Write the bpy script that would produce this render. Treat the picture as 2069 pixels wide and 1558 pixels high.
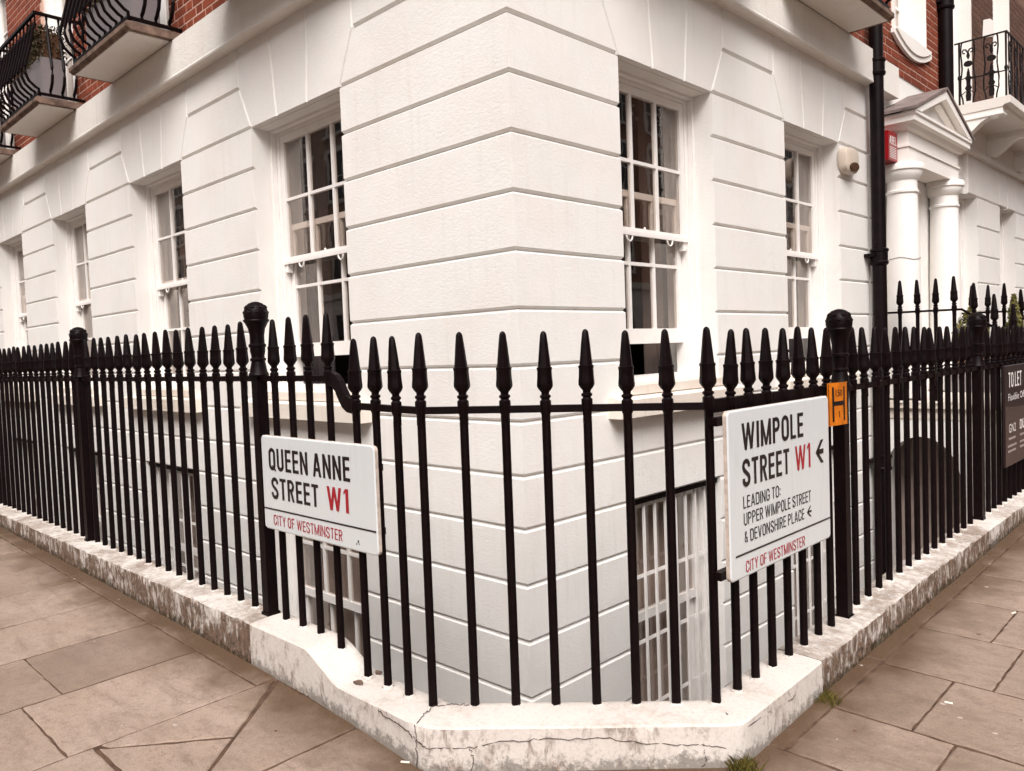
import bpy, bmesh, math, random
from mathutils import Vector, Matrix, noise
random.seed(7)
S = bpy.context.scene
C = S.collection
for o in list(bpy.data.objects): bpy.data.objects.remove(o)

# ------------------------------------------------------------------ camera
FPX, IW, IH = 1604.63, 2069.0, 1558.0
CAM = Vector((2.84537, -2.96609, 1.51845))
R_ = Vector((0.71497934, 0.69816386, -0.03703745))
U_ = Vector((-0.00386728, 0.0569238, 0.99837104))
F_ = Vector((-0.69913488, 0.71367143, -0.04339934))
cd = bpy.data.cameras.new('camera'); cam = bpy.data.objects.new('camera', cd); C.objects.link(cam)
cd.sensor_fit = 'HORIZONTAL'; cd.sensor_width = 36.0; cd.lens = FPX/IW*36.0; cd.clip_start = .05; cd.clip_end = 500
cam.matrix_world = Matrix(((R_.x, U_.x, -F_.x, CAM.x), (R_.y, U_.y, -F_.y, CAM.y), (R_.z, U_.z, -F_.z, CAM.z), (0, 0, 0, 1)))
S.camera = cam
def px(p):
    d = Vector(p)-CAM; z = d.dot(F_)
    if z < .1: return (-9999, -9999, z)
    return (IW/2+FPX*d.dot(R_)/z, IH/2-FPX*d.dot(U_)/z, z)

# ------------------------------------------------------------------ light
SUN_EL, SUN_AZ = math.radians(50), math.radians(137)     # azimuth clockwise from +Y: from behind the camera
w = bpy.data.worlds.new('World'); S.world = w; w.use_nodes = True
nt = w.node_tree; nt.nodes.clear()
out = nt.nodes.new('ShaderNodeOutputWorld'); bg = nt.nodes.new('ShaderNodeBackground')
sky = nt.nodes.new('ShaderNodeTexSky'); sky.sky_type = 'NISHITA'; sky.sun_disc = False
sky.sun_elevation = SUN_EL; sky.sun_rotation = SUN_AZ; sky.dust_density = 4; sky.air_density = 1.0
hs = nt.nodes.new('ShaderNodeHueSaturation'); hs.inputs['Saturation'].default_value = .12
mx = nt.nodes.new('ShaderNodeMix'); mx.data_type = 'RGBA'; mx.blend_type = 'MULTIPLY'; mx.inputs[0].default_value = 1
mx.inputs[7].default_value = (1.0, .962, .950, 1)          # overcast veil: grey, a touch warm
nt.links.new(sky.outputs[0], hs.inputs['Color']); nt.links.new(hs.outputs[0], mx.inputs[6])
nt.links.new(mx.outputs[2], bg.inputs[0]); bg.inputs[1].default_value = .092
nt.links.new(bg.outputs[0], out.inputs[0])
sd = bpy.data.lights.new('sun', 'SUN'); so = bpy.data.objects.new('sun', sd); C.objects.link(so)
sd.energy = 1.5; sd.angle = math.radians(40); sd.color = (1.0, .952, .928)
sdir = Vector((math.sin(SUN_AZ)*math.cos(SUN_EL), math.cos(SUN_AZ)*math.cos(SUN_EL), math.sin(SUN_EL)))
so.rotation_euler = sdir.to_track_quat('Z', 'Y').to_euler()
vs = S.view_settings; vs.view_transform = 'Standard'; vs.look = 'None'; vs.gamma = 1; vs.exposure = 1.28; vs.use_curve_mapping = False
S.render.engine = 'CYCLES'
S.cycles.max_bounces = 8; S.cycles.transparent_max_bounces = 16

# ------------------------------------------------------------------ materials
def mat(name, col, rough=.7, spec=.3, metal=0.0):
    m = bpy.data.materials.new(name); m.use_nodes = True
    b = m.node_tree.nodes['Principled BSDF']
    b.inputs['Base Color'].default_value = (*col, 1); b.inputs['Roughness'].default_value = rough
    b.inputs['Specular IOR Level'].default_value = spec; b.inputs['Metallic'].default_value = metal
    return m, m.node_tree, b
def N(t, ty, **k):
    n = t.nodes.new(ty)
    for a, v in k.items():
        if a in n.inputs: n.inputs[a].default_value = v
        else: setattr(n, a, v)
    return n
def pos(t, sc=(1, 1, 1), local=False):
    if local: g = t.nodes.new('ShaderNodeTexCoord'); o = g.outputs['Object']
    else: g = t.nodes.new('ShaderNodeNewGeometry'); o = g.outputs['Position']
    mp = t.nodes.new('ShaderNodeMapping'); mp.inputs['Scale'].default_value = sc
    t.links.new(o, mp.inputs['Vector']); return mp.outputs[0]
def nz(t, vec, scale, detail=5, rough=.6, dist=0):
    n = N(t, 'ShaderNodeTexNoise', Scale=scale, Detail=detail, Roughness=rough, Distortion=dist)
    t.links.new(vec, n.inputs['Vector']); return n.outputs['Fac']
def ramp(t, fac, a, b, c0=(0, 0, 0, 1), c1=(1, 1, 1, 1)):
    r = t.nodes.new('ShaderNodeValToRGB'); r.color_ramp.elements[0].position = a; r.color_ramp.elements[1].position = b
    r.color_ramp.elements[0].color = c0; r.color_ramp.elements[1].color = c1
    t.links.new(fac, r.inputs[0]); return r.outputs[0]
def mixc(t, fac, a, b, mode='MIX'):
    m = t.nodes.new('ShaderNodeMix'); m.data_type = 'RGBA'; m.blend_type = mode
    for i, v in ((0, fac), (6, a), (7, b)):
        if isinstance(v, (int, float)): m.inputs[i].default_value = v
        elif isinstance(v, tuple): m.inputs[i].default_value = v if len(v) == 4 else (*v, 1)
        else: t.links.new(v, m.inputs[i])
    return m.outputs[2]
def mth(t, op, a, b=None, clamp=False):
    m = t.nodes.new('ShaderNodeMath'); m.operation = op; m.use_clamp = clamp
    for i, v in ((0, a), (1, b)):
        if v is None: continue
        if isinstance(v, (int, float)): m.inputs[i].default_value = v
        else: t.links.new(v, m.inputs[i])
    return m.outputs[0]
def bump(t, b, h, strength=.3, dist=.01):
    n = N(t, 'ShaderNodeBump', Strength=strength, Distance=dist); t.links.new(h, n.inputs['Height'])
    t.links.new(n.outputs[0], b.inputs['Normal'])
def stucco(name, col, dirt=.34, bumps=.45):
    m, t, b = mat(name, col, .62, .3)
    p = pos(t); big = nz(t, p, 1.3, 6); fine = nz(t, pos(t, (1, 1, 2.2)), 34, 8, .72); st = nz(t, pos(t, (7, 7, .55)), 2.2, 6)
    d = tuple(c*k for c, k in zip(col, (.80, .75, .71)))
    c1 = mixc(t, mth(t, 'MULTIPLY', ramp(t, big, .45, .75), dirt), col, d)
    c2 = mixc(t, mth(t, 'MULTIPLY', ramp(t, st, .55, .8), dirt*1.2), c1, d)
    spots = ramp(t, nz(t, p, 55, 3, .8), .74, .78)
    c3 = mixc(t, mth(t, 'MULTIPLY', spots, dirt), c2, (.35, .28, .24))
    vo = N(t, 'ShaderNodeTexVoronoi', Scale=.9); vo.feature = 'DISTANCE_TO_EDGE'; wv = N(t, 'ShaderNodeVectorMath', operation='ADD')
    nn2 = N(t, 'ShaderNodeTexNoise', Scale=3.0, Detail=8, Roughness=.7); t.links.new(p, nn2.inputs['Vector']); sc2 = N(t, 'ShaderNodeVectorMath', operation='SCALE'); sc2.inputs['Scale'].default_value = .5
    t.links.new(nn2.outputs['Color'], sc2.inputs[0]); t.links.new(p, wv.inputs[0]); t.links.new(sc2.outputs[0], wv.inputs[1]); t.links.new(wv.outputs[0], vo.inputs['Vector'])
    ck = mth(t, 'MULTIPLY', ramp(t, vo.outputs['Distance'], .0, .004, (1, 1, 1, 1), (0, 0, 0, 1)), ramp(t, nz(t, p, .8, 3), .56, .62))
    c3 = mixc(t, mth(t, 'MULTIPLY', ck, .35), c3, (.40, .32, .28))
    tint = mixc(t, ramp(t, nz(t, p, 2.3, 4), .35, .65), (1.0, .985, .97), (.985, 1.0, .985))
    c3 = mixc(t, 1.0, c3, tint, 'MULTIPLY')
    t.links.new(c3, b.inputs['Base Color'])
    h = mth(t, 'ADD', mth(t, 'MULTIPLY', nz(t, p, 7, 4), .9), fine)
    bump(t, b, h, bumps, .006)
    return m
WHITE = (.80, .776, .752)
M = {}
M['stucco'] = stucco('white_stucco', WHITE)
M['trim'] = stucco('white_trim_paint', (.80, .765, .73), .12, .15)
M['band'] = stucco('band_stucco', (.76, .725, .68), .55, .6)
M['sill'] = stucco('sill_stone_paint', (.74, .67, .60), .8, .5)
M['soffit'] = stucco('soffit_paint', (.72, .68, .64), .5, .4)
def simple(key, col, rough=.6, spec=.3, var=.15, scale=12, bmp=.15):
    m, t, b = mat(key, col, rough, spec)
    n = nz(t, pos(t), scale, 6)
    t.links.new(mixc(t, ramp(t, n, .3, .7), tuple(c*(1-var) for c in col), tuple(min(1, c*(1+var)) for c in col)), b.inputs['Base Color'])
    if bmp: bump(t, b, nz(t, pos(t), scale*6, 4), bmp, .003)
    M[key] = m; return m, t, b
simple('woodwhite', (.80, .765, .73), .42, .45, .04, 9, .1)
# black gloss paint on iron
m, t, b = simple('iron', (.0045, .0016, .0019), .45, .10, .4, 25, .0)
bump(t, b, mth(t, 'ADD', nz(t, pos(t), 90, 4), nz(t, pos(t), 22, 3)), .35, .003)
simple('iron_rough', (.009, .005, .005), .6, .2, .5, 30, .4)
simple('pipe', (.0055, .0024, .0027), .45, .12, .5, 10, .15)
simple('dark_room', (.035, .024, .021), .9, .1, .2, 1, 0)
simple('curtain', (.125, .096, .085), .9, .1, .2, 3, .1)
simple('drape_dark', (.06, .05, .053), .9, .1, .2, 3, .1)
simple('drape_pale', (.46, .40, .37), .9, .1, .15, 3, .1)
simple('slab_edge', (.15, .10, .075), .85, .2, .6, 9, .6)
simple('lead', (.17, .13, .12), .6, .4, .4, 7, .3)
simple('planter_grey', (.22, .195, .195), .55, .3, .1, 3, .1)
simple('door_paint', (.10, .068, .06), .4, .4, .15, 3, .05)
simple('vault_paint', (.42, .33, .29), .7, .2, .3, 3, .2)
simple('asphalt', (.055, .045, .042), .9, .2, .3, 20, .4)
simple('kerb_granite', (.28, .23, .21), .8, .2, .3, 20, .3)
simple('mortar_bed', (.095, .058, .040), .95, .1, .5, 14, .6)
simple('area_floor', (.30, .24, .21), .9, .2, .3, 4, .4)
simple('enamel', (.60, .625, .63), .22, .5, .03, 5, 0)
_e = M['enamel']; _t = _e.node_tree; _b = _t.nodes['Principled BSDF']; _st = nz(_t, pos(_t, (30, 30, 1.2)), 2.0, 6)
_t.links.new(mixc(_t, mth(_t, 'MULTIPLY', ramp(_t, _st, .55, .75), .30), (.60, .625, .63), (.44, .42, .39)), _b.inputs['Base Color'])
simple('enamel_black', (.010, .006, .007), .3, .4, .1, 5, 0)
simple('enamel_red', (.33, .010, .020), .3, .4, .08, 5, 0)
simple('sign_edge', (.50, .42, .36), .6, .3, .3, 30, .2)
simple('orange', (.52, .140, .005), .4, .4, .25, 18, .1)
simple('letboard', (.020, .011, .011), .4, .3, .1, 5, 0)
simple('letboard_brown', (.060, .037, .032), .5, .3, .1, 5, 0)
simple('white_print', (.72, .68, .66), .5, .3, .02, 5, 0)
simple('grey_print', (.40, .33, .31), .5, .3, .02, 5, 0)
simple('alarm_cream', (.60, .51, .42), .35, .4, .04, 5, 0)
simple('red_plastic', (.27, .007, .010), .35, .4, .1, 9, 0)
simple('litter', (.80, .72, .60), .7, .2, .1, 40, 0)
simple('gum', (.40, .33, .29), .8, .2, .2, 30, 0)
simple('terracotta', (.30, .17, .11), .8, .2, .2, 8, .2)
simple('crack', (.045, .03, .025), .95, .1, .3, 60, 0)
simple('brown_fallen', (.11, .055, .03), .8, .2, .4, 40, .1)
def foliage(key, a, b2):
    m, t, b = mat(key, a, .6, .25)
    g = t.nodes.new('ShaderNodeNewGeometry')
    t.links.new(mixc(t, g.outputs['Random Per Island'], a, b2), b.inputs['Base Color']); M[key] = m
simple('terrace_pale', (.42, .31, .25), .9, .2, .2, 3, 0); simple('terrace_pink', (.34, .20, .15), .9, .2, .2, 3, 0)
foliage('hedge', (.022, .020, .010), (.085, .062, .025))
foliage('conifer', (.05, .055, .015), (.16, .13, .03))
foliage('grass', (.06, .055, .012), (.20, .15, .035))
# brick (random tint by piece)
def brickmat(key, cols):
    m, t, b = mat(key, cols[0], .85, .2)
    g = t.nodes.new('ShaderNodeNewGeometry'); oi = t.nodes.new('ShaderNodeObjectInfo')
    r = mth(t, 'FRACT', mth(t, 'ADD', g.outputs['Random Per Island'], oi.outputs['Random']))
    c = mixc(t, r, cols[0], cols[1]); n = nz(t, pos(t), 30, 6)
    c = mixc(t, mth(t, 'MULTIPLY', ramp(t, n, .45, .7), .5), c, cols[2])
    t.links.new(c, b.inputs['Base Color']); bump(t, b, nz(t, pos(t), 80, 5), .5, .004); M[key] = m
brickmat('brick', [(.155, .034, .017), (.245, .058, .028), (.105, .024, .014)])
brickmat('brick_brown', [(.080, .040, .028), (.120, .062, .043), (.05, .026, .019)])
simple('mortar', (.52, .34, .27), .95, .1, .25, 30, .4)
simple('mortar_brown', (.17, .10, .075), .95, .1, .25, 30, .4)
# york stone
m, t, b = mat('york_stone', (.3, .21, .18), .72, .3)
oi = t.nodes.new('ShaderNodeObjectInfo'); p = pos(t)
base = mixc(t, oi.outputs['Random'], (.270, .200, .157), (.435, .335, .270))
n1 = nz(t, p, 2.2, 8, .62, .6); n2 = nz(t, pos(t, (1, 1, 1)), 26, 8, .7); n3 = nz(t, pos(t, (1.0, 3.2, 1)), 3.0, 6, .65, .8)
c = mixc(t, ramp(t, n1, .35, .7), base, (.325, .235, .165), 'MIX')
m_ = c.node; m_.inputs[0].default_value = .5
t.links.new(mth(t, 'MULTIPLY', ramp(t, n1, .40, .75), .60), m_.inputs[0])
c = mixc(t, mth(t, 'MULTIPLY', ramp(t, n3, .48, .72), .6), c, (.190, .130, .104))
c = mixc(t, mth(t, 'MULTIPLY', ramp(t, n2, .50, .68), .45), c, (.170, .115, .092))
c = mixc(t, mth(t, 'MULTIPLY', ramp(t, nz(t, p, 70, 2), .66, .72), .5), c, (.08, .05, .037))
c = mixc(t, mth(t, 'MULTIPLY', ramp(t, nz(t, p, 160, 3, .7), .45, .62), .30), c, (.12, .082, .062))
c = mixc(t, mth(t, 'MULTIPLY', ramp(t, nz(t, p, 130, 2, .7), .62, .70), .35), c, (.42, .34, .29))
c = mixc(t, mth(t, 'MULTIPLY', ramp(t, nz(t, p, .9, 5, .6, .8), .45, .62), .35), c, (.155, .103, .072))
# damp, algae-stained margin along the foot of the kerb wall (a stain with a ragged shape)
sx = t.nodes.new('ShaderNodeSeparateXYZ'); g = t.nodes.new('ShaderNodeNewGeometry'); t.links.new(g.outputs['Position'], sx.inputs[0])
dl = mth(t, 'SUBTRACT', mth(t, 'MULTIPLY', sx.outputs[1], -1), 1.10)          # metres out from left kerb wall
dr = mth(t, 'SUBTRACT', sx.outputs[0], 1.41)
df = mth(t, 'MULTIPLY', mth(t, 'SUBTRACT', mth(t, 'SUBTRACT', mth(t, 'MULTIPLY', sx.outputs[0], .668), mth(t, 'MULTIPLY', sx.outputs[1], .744)), 1.227), 1.0)
dd = mth(t, 'MAXIMUM', mth(t, 'MAXIMUM', dl, dr), df)
dn = mth(t, 'ADD', dd, mth(t, 'MULTIPLY', mth(t, 'SUBTRACT', nz(t, p, 3.5, 6, .6), .5), .55))
damp = ramp(t, dn, .05, .36, (1, 1, 1, 1), (0, 0, 0, 1))
c = mixc(t, mth(t, 'MULTIPLY', damp, .9), c, (.085, .048, .024))
t.links.new(c, b.inputs['Base Color'])
t.links.new(mth(t, 'SUBTRACT', .78, mth(t, 'MULTIPLY', damp, .3)), b.inputs['Roughness'])
bump(t, b, mth(t, 'ADD', mth(t, 'ADD', n2, mth(t, 'MULTIPLY', n1, 1.5)), mth(t, 'MULTIPLY', nz(t, p, 110, 4, .7), .8)), .7, .008); M['york'] = m
# painted kerb wall with peeling and grime
def kerbmat(key, heavy):
    m, t, b = mat(key, (.8, .76, .7), .75, .25)
    p = pos(t); g = t.nodes.new('ShaderNodeNewGeometry'); s1 = t.nodes.new('ShaderNodeSeparateXYZ'); t.links.new(g.outputs['Normal'], s1.inputs[0])
    s2 = t.nodes.new('ShaderNodeSeparateXYZ'); t.links.new(g.outputs['Position'], s2.inputs[0])
    up = ramp(t, mth(t, 'ABSOLUTE', s1.outputs[2]), .35, .7)
    streak = nz(t, pos(t, (4, 4, 1.7)), 5.5, 10, .75, .5); patch = nz(t, p, 2.6, 8, .65, .5); fine = nz(t, p, 30, 8, .75)
    gz = mth(t, 'SUBTRACT', s2.outputs[2], mth(t, 'ADD', mth(t, 'MULTIPLY', s2.outputs[0], -.0181), mth(t, 'MULTIPLY', s2.outputs[1], .0247)))
    sub = nz(t, p, 75, 6, .7)
    low = ramp(t, mth(t, 'ADD', gz, mth(t, 'ADD', mth(t, 'MULTIPLY', mth(t, 'SUBTRACT', patch, .5), .14), mth(t, 'MULTIPLY', mth(t, 'SUBTRACT', fine, .5), .22))), .010, .045, (1, 1, 1, 1), (0, 0, 0, 1))
    th = .42 if heavy else .515
    face = ramp(t, mth(t, 'ADD', mth(t, 'MULTIPLY', streak, .62), mth(t, 'MULTIPLY', patch, .38)), th, th+(.09 if heavy else .10))
    top = ramp(t, mth(t, 'ADD', mth(t, 'MULTIPLY', fine, .5), mth(t, 'MULTIPLY', patch, .5)), .44 if heavy else .53, .58 if heavy else .67)
    c0 = mixc(t, ramp(t, patch, .3, .8), (.66, .615, .57), (.56, .50, .45))
    c0 = mixc(t, mth(t, 'MULTIPLY', ramp(t, sub, .52, .66), .35), c0, (.36, .28, .22))
    cf = mixc(t, mth(t, 'MULTIPLY', face, .93 if heavy else .70), c0, mixc(t, ramp(t, fine, .4, .65), (.048, .025, .012), (.22, .130, .080)))
    cf = mixc(t, mth(t, 'MULTIPLY', low, .85 if heavy else .6), cf, mixc(t, ramp(t, fine, .4, .6), (.026, .017, .006), (.075, .045, .018)))
    ct = mixc(t, mth(t, 'MULTIPLY', top, .75 if heavy else .4), c0, mixc(t, ramp(t, fine, .45, .6), (.085, .05, .03), (.24, .155, .10)))
    t.links.new(mixc(t, up, cf, ct), b.inputs['Base Color'])
    bump(t, b, mth(t, 'ADD', fine, mth(t, 'MULTIPLY', streak, 1.2)), .7 if heavy else .4, .009); M[key] = m
kerbmat('kerb_old', True); kerbmat('kerb_new', False)
# glass
m = bpy.data.materials.new('window_glass'); m.use_nodes = True; t = m.node_tree; t.nodes.clear()
o = t.nodes.new('ShaderNodeOutputMaterial'); tr = N(t, 'ShaderNodeBsdfTransparent'); tr.inputs[0].default_value = (.93, .90, .875, 1)
gl = N(t, 'ShaderNodeBsdfGlossy'); gl.inputs['Roughness'].default_value = .015; gl.inputs['Color'].default_value = (.9, .86, .84, 1)
lw = N(t, 'ShaderNodeLayerWeight', Blend=.5); ms = t.nodes.new('ShaderNodeMixShader')
frf = mth(t, 'ADD', mth(t, 'MULTIPLY', mth(t, 'POWER', lw.outputs['Facing'], 3.0), .60), .05)
bmpn = N(t, 'ShaderNodeBump', Strength=.05, Distance=.02); t.links.new(nz(t, pos(t), 2.5, 2), bmpn.inputs['Height']); t.links.new(bmpn.outputs[0], gl.inputs['Normal'])
t.links.new(frf, ms.inputs[0]); t.links.new(tr.outputs[0], ms.inputs[1]); t.links.new(gl.outputs[0], ms.inputs[2]); t.links.new(ms.outputs[0], o.inputs[0])
M['glass'] = m

# ------------------------------------------------------------------ mesh helpers
class MB:
    def __init__(s): s.v = []; s.f = []
    def add(s, v, f):
        k = len(s.v); s.v += [tuple(p) for p in v]; s.f += [tuple(i+k for i in q) for q in f]; return s
    def box(s, a, b, mp=None):
        x0, y0, z0 = a; x1, y1, z1 = b
        v = [(x0, y0, z0), (x1, y0, z0), (x1, y1, z0), (x0, y1, z0), (x0, y0, z1), (x1, y0, z1), (x1, y1, z1), (x0, y1, z1)]
        if mp: v = [mp(*p) for p in v]
        return s.add(v, [(0, 3, 2, 1), (4, 5, 6, 7), (0, 1, 5, 4), (1, 2, 6, 5), (2, 3, 7, 6), (3, 0, 4, 7)])
    def prism(s, poly, n0, n1, mp):                         # polygon in (u,z), extruded along n
        k = len(poly); v = [mp(u, n0, z) for u, z in poly]+[mp(u, n1, z) for u, z in poly]
        return s.add(v, [tuple(range(k)), tuple(range(2*k-1, k-1, -1))]+[(i, (i+1) % k, k+(i+1) % k, k+i) for i in range(k)])
    def lathe(s, prof, c=(0, 0, 0), seg=12, sq=0, rot=0):
        v = []; f = []
        for r, z in prof:
            for i in range(seg):
                a = 2*math.pi*i/seg+rot; v.append((c[0]+r*math.cos(a), c[1]+r*math.sin(a), c[2]+z))
        for j in range(len(prof)-1):
            for i in range(seg): f.append((j*seg+i, j*seg+(i+1) % seg, (j+1)*seg+(i+1) % seg, (j+1)*seg+i))
        f.append(tuple(range(seg-1, -1, -1))); f.append(tuple((len(prof)-1)*seg+i for i in range(seg)))
        return s.add(v, f)
    def tube(s, path, r, seg=6, flat=None):
        pts = [Vector(p) for p in path]; v = []; f = []; n = len(pts); up = Vector((0, 0, 1))
        for i, p in enumerate(pts):
            d = (pts[min(i+1, n-1)]-pts[max(i-1, 0)]).normalized()
            a = d.cross(up)
            if a.length < .05: a = d.cross(Vector((0, 1, 0))) if abs(d.y) < .9 else d.cross(Vector((1, 0, 0)))
            a.normalize(); bb = a.cross(d).normalized()
            ra, rb = (flat if flat else (r, r))
            for k in range(seg):
                q = 2*math.pi*k/seg+math.pi/seg; v.append(p+a*ra*math.cos(q)+bb*rb*math.sin(q))
        for i in range(n-1):
            for k in range(seg): f.append((i*seg+k, i*seg+(k+1) % seg, (i+1)*seg+(k+1) % seg, (i+1)*seg+k))
        f.append(tuple(range(seg-1, -1, -1))); f.append(tuple((n-1)*seg+k for k in range(seg)))
        return s.add(v, f)
    def sweep(s, sec, path):                                 # sec [(n out,z)], plan path; outward = right of travel
        P = [Vector((p[0], p[1])) for p in path]; k = 0; nn = []
        for i in range(len(P)):
            ns = []
            if i > 0: d = (P[i]-P[i-1]).normalized(); ns.append(Vector((d.y, -d.x)))
            if i < len(P)-1: d = (P[i+1]-P[i]).normalized(); ns.append(Vector((d.y, -d.x)))
            nn.append(ns[0] if len(ns) == 1 else (ns[0]+ns[1])/(1+ns[0].dot(ns[1])))
        v = []
        for i, p in enumerate(P):
            ss = sec(i) if callable(sec) else sec
            k = len(ss)
            for n, z in ss: q = p+nn[i]*n; v.append((q.x, q.y, z))
        f = [tuple(range(k-1, -1, -1)), tuple((len(P)-1)*k+i for i in range(k))]
        for i in range(len(P)-1):
            for j in range(k): f.append((i*k+j, i*k+(j+1) % k, (i+1)*k+(j+1) % k, (i+1)*k+j))
        return s.add(v, f)
    def mesh(s, name, material, smooth=False):
        me = bpy.data.meshes.new(name); me.from_pydata(s.v, [], s.f)
        bm = bmesh.new(); bm.from_mesh(me); bmesh.ops.recalc_face_normals(bm, faces=bm.faces[:]); bm.to_mesh(me); bm.free()
        me.materials.append(M[material])
        if smooth:
            for q in me.polygons: q.use_smooth = True
            if hasattr(me, 'set_sharp_from_angle'): me.set_sharp_from_angle(angle=math.radians(38))
        return me
    def obj(s, name, material, parent=None, smooth=False): return link(name, s.mesh(name, material, smooth), parent)
def link(name, me, parent=None, loc=None, rz=0):
    o = bpy.data.objects.new(name, me); C.objects.link(o)
    if loc is not None: o.location = loc
    if rz: o.rotation_euler.z = rz
    if parent:
        o.parent = parent
        pl = parent
        while pl is not None and pl.type != 'EMPTY': pl = pl.parent
        L = pl.location if pl is not None else Vector((0, 0, 0))
        if parent.type == 'EMPTY': o.matrix_parent_inverse = Matrix.Translation(-L)
        else: o.matrix_parent_inverse = Matrix.Translation(-parent.location)
    return o
def tag(o, label, cat, group=None):
    o['label'] = label; o['category'] = cat
    if group: o['group'] = group
    return o
def root(name, loc, label, cat, group=None):
    o = bpy.data.objects.new(name, None); C.objects.link(o); o.location = loc; o.empty_display_size = .2
    return tag(o, label, cat, group)
def struct(o): o['kind'] = 'structure'; return o
def stuff(o): o['kind'] = 'stuff'; return o
LW = lambda u, n, z: (-u, -n, z)            # left wall: u runs leftwards from the corner, n outwards
RW = lambda u, n, z: (n, u, z)              # right wall
def inset(poly, ins):                        # convex polygon CCW or CW; per-edge inset
    k = len(poly); A = sum(poly[i][0]*poly[(i+1) % k][1]-poly[(i+1) % k][0]*poly[i][1] for i in range(k))
    sg = 1 if A > 0 else -1; L = []
    for i in range(k):
        (x0, y0), (x1, y1) = poly[i], poly[(i+1) % k]; dx, dy = x1-x0, y1-y0; l = math.hypot(dx, dy); dx /= l; dy /= l
        L.append((x0-dy*sg*ins[i], y0+dx*sg*ins[i], dx, dy))
    r = []
    for i in range(k):
        x1, y1, a1, b1 = L[i-1]; x2, y2, a2, b2 = L[i]; det = a1*b2-b1*a2
        if abs(det) < 1e-6: r.append((x2, y2)); continue
        t_ = ((x2-x1)*b2-(y2-y1)*a2)/det; r.append((x1+a1*t_, y1+b1*t_))
    return r
def panel(poly, ins, mp, depth=.022, back=.05, front=0.0):
    b = MB(); k = len(poly); q = inset(poly, ins)
    v = [mp(u, front, z) for u, z in q]+[mp(u, front-depth, z) for u, z in poly]+[mp(u, -back, z) for u, z in poly]
    f = [tuple(range(k)), tuple(range(3*k-1, 2*k-1, -1))]
    for j in (0, k): f += [(j+i, j+(i+1) % k, j+k+(i+1) % k, j+k+i) for i in range(k)]
    return b.add(v, f)

# ------------------------------------------------------------------ levels
def ground(x, y): return -.0033-.0181*max(x, -6.0)+.0247*min(y, 5.0)
Z = [3.25, 2.949, 2.648, 2.343, 2.041, 1.737, 1.437, 1.146, .86, .579, .281, -.019, -.322, -.622, -.922, -1.222, -1.522, -1.822, -2.3]
SOF, BTOP = 3.865, 4.168
LWIN = [(1.506, 2.672), (3.91, 5.071), (6.309, 7.465), (8.694, 9.85), (11.09, 12.25)]
RWIN = [(.935, 2.006), (3.103, 4.165)]
LEND, REND = 14.0, 4.83

# ================================================================== STRUCTURE
# mortar bed, slabs
gm = MB()
gp = [(-30, -14), (30, -14), (30, 40), (1.38, 40), (1.38, -.34), (.53, -1.12), (-.4, -1.08), (-30, -1.08)]
gx = []
def gplane(off): return lambda x, y: (x, y, ground(x, y)+off)
quads = [[(-90, -16), (-6, -16), (-6, -1.06), (-90, -1.06)], [(-6, -14), (.5, -14), (.5, -1.08), (-6, -1.06)],
         [(.5, -14), (1.37, -14), (1.37, -.30), (.5, -1.08)], [(1.37, -14), (30, -14), (30, 5), (1.37, 5)], [(1.37, 5), (30, 5), (30, 90), (1.37, 90)]]
for q in quads: gm.add([gplane(-.0055)(*p) for p in q], [(0, 1, 2, 3)])
GR = struct(gm.obj('ground', 'mortar_bed'))
pv = bpy.data.objects.new('pavement', None); C.objects.link(pv); pv['kind'] = 'structure'
rs = random.Random(3)
def slab(poly, gap=.009):
    q = inset(poly, [g_*.5 for g_ in gap] if isinstance(gap, tuple) else [gap*.5]*len(poly)); q2 = inset(q, [.005]*len(q)); k = len(q); j = rs.uniform(-.001, .001); tx = rs.uniform(-.0015, .0015); ty = rs.uniform(-.0015, .0015)
    cx = sum(p[0] for p in q)/k; cy = sum(p[1] for p in q)/k
    h = lambda x, y, o: (x, y, ground(x, y)+o+j+tx*(x-cx)+ty*(y-cy))
    # ragged arrises
    def rag(P1, P2):
        A, B_ = [], []
        for i in range(k):
            n_ = max(1, int(math.hypot(P1[i][0]-P1[(i+1) % k][0], P1[i][1]-P1[(i+1) % k][1])/.045))
            for m_2 in range(n_):
                t_ = m_2/n_; jx, jy = rs.gauss(0, .0016), rs.gauss(0, .0016); l_ = lambda P: (P[i][0]+(P[(i+1) % k][0]-P[i][0])*t_+jx, P[i][1]+(P[(i+1) % k][1]-P[i][1])*t_+jy)
                A.append(l_(P1)); a_, b_2 = l_(P2); B_.append((a_+rs.gauss(0, .0012), b_2+rs.gauss(0, .0012)))
        return A, B_
    q, q2 = rag(q, q2); k = len(q)
    v = [h(x, y, 0) for x, y in q2]+[h(x, y, -.0045) for x, y in q]+[h(x, y, -.05) for x, y in q]
    f = [tuple(range(k))]+[(i, (i+1) % k, k+(i+1) % k, k+i) for i in range(k)]+[(k+i, k+(i+1) % k, 2*k+(i+1) % k, 2*k+i) for i in range(k)]
    b = MB().add(v, f); return b.obj('paving_slab', 'york', pv)
def rect(x0, x1, y0, y1): return [(x0, y0), (x1, y0), (x1, y1), (x0, y1)]
PE = -4.3; PX = 4.4
xl = [-.65, -1.305, -1.945, -2.57, -3.24, -3.85, -4.5, -5.14, -5.78, -6.4, -7.05, -7.7, -8.35, -9.0, -9.65, -10.3]
fj = [-2.02, -1.85, -1.98, -2.05, -1.9, -2.1, -1.86, -2.0, -1.95, -2.1, -1.9, -2, -1.9, -2.1, -2]
for i in range(len(xl)-1):
    y = -1.205; nxt = fj[i]
    while y > PE+.01:
        e = max(nxt, PE); e = PE if e-PE < .3 else e
        slab(rect(xl[i+1], xl[i], e, y), (.008, .018, .008, .018)); y = e; nxt = y-rs.uniform(.7, 1.0)
xs = -.66
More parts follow.
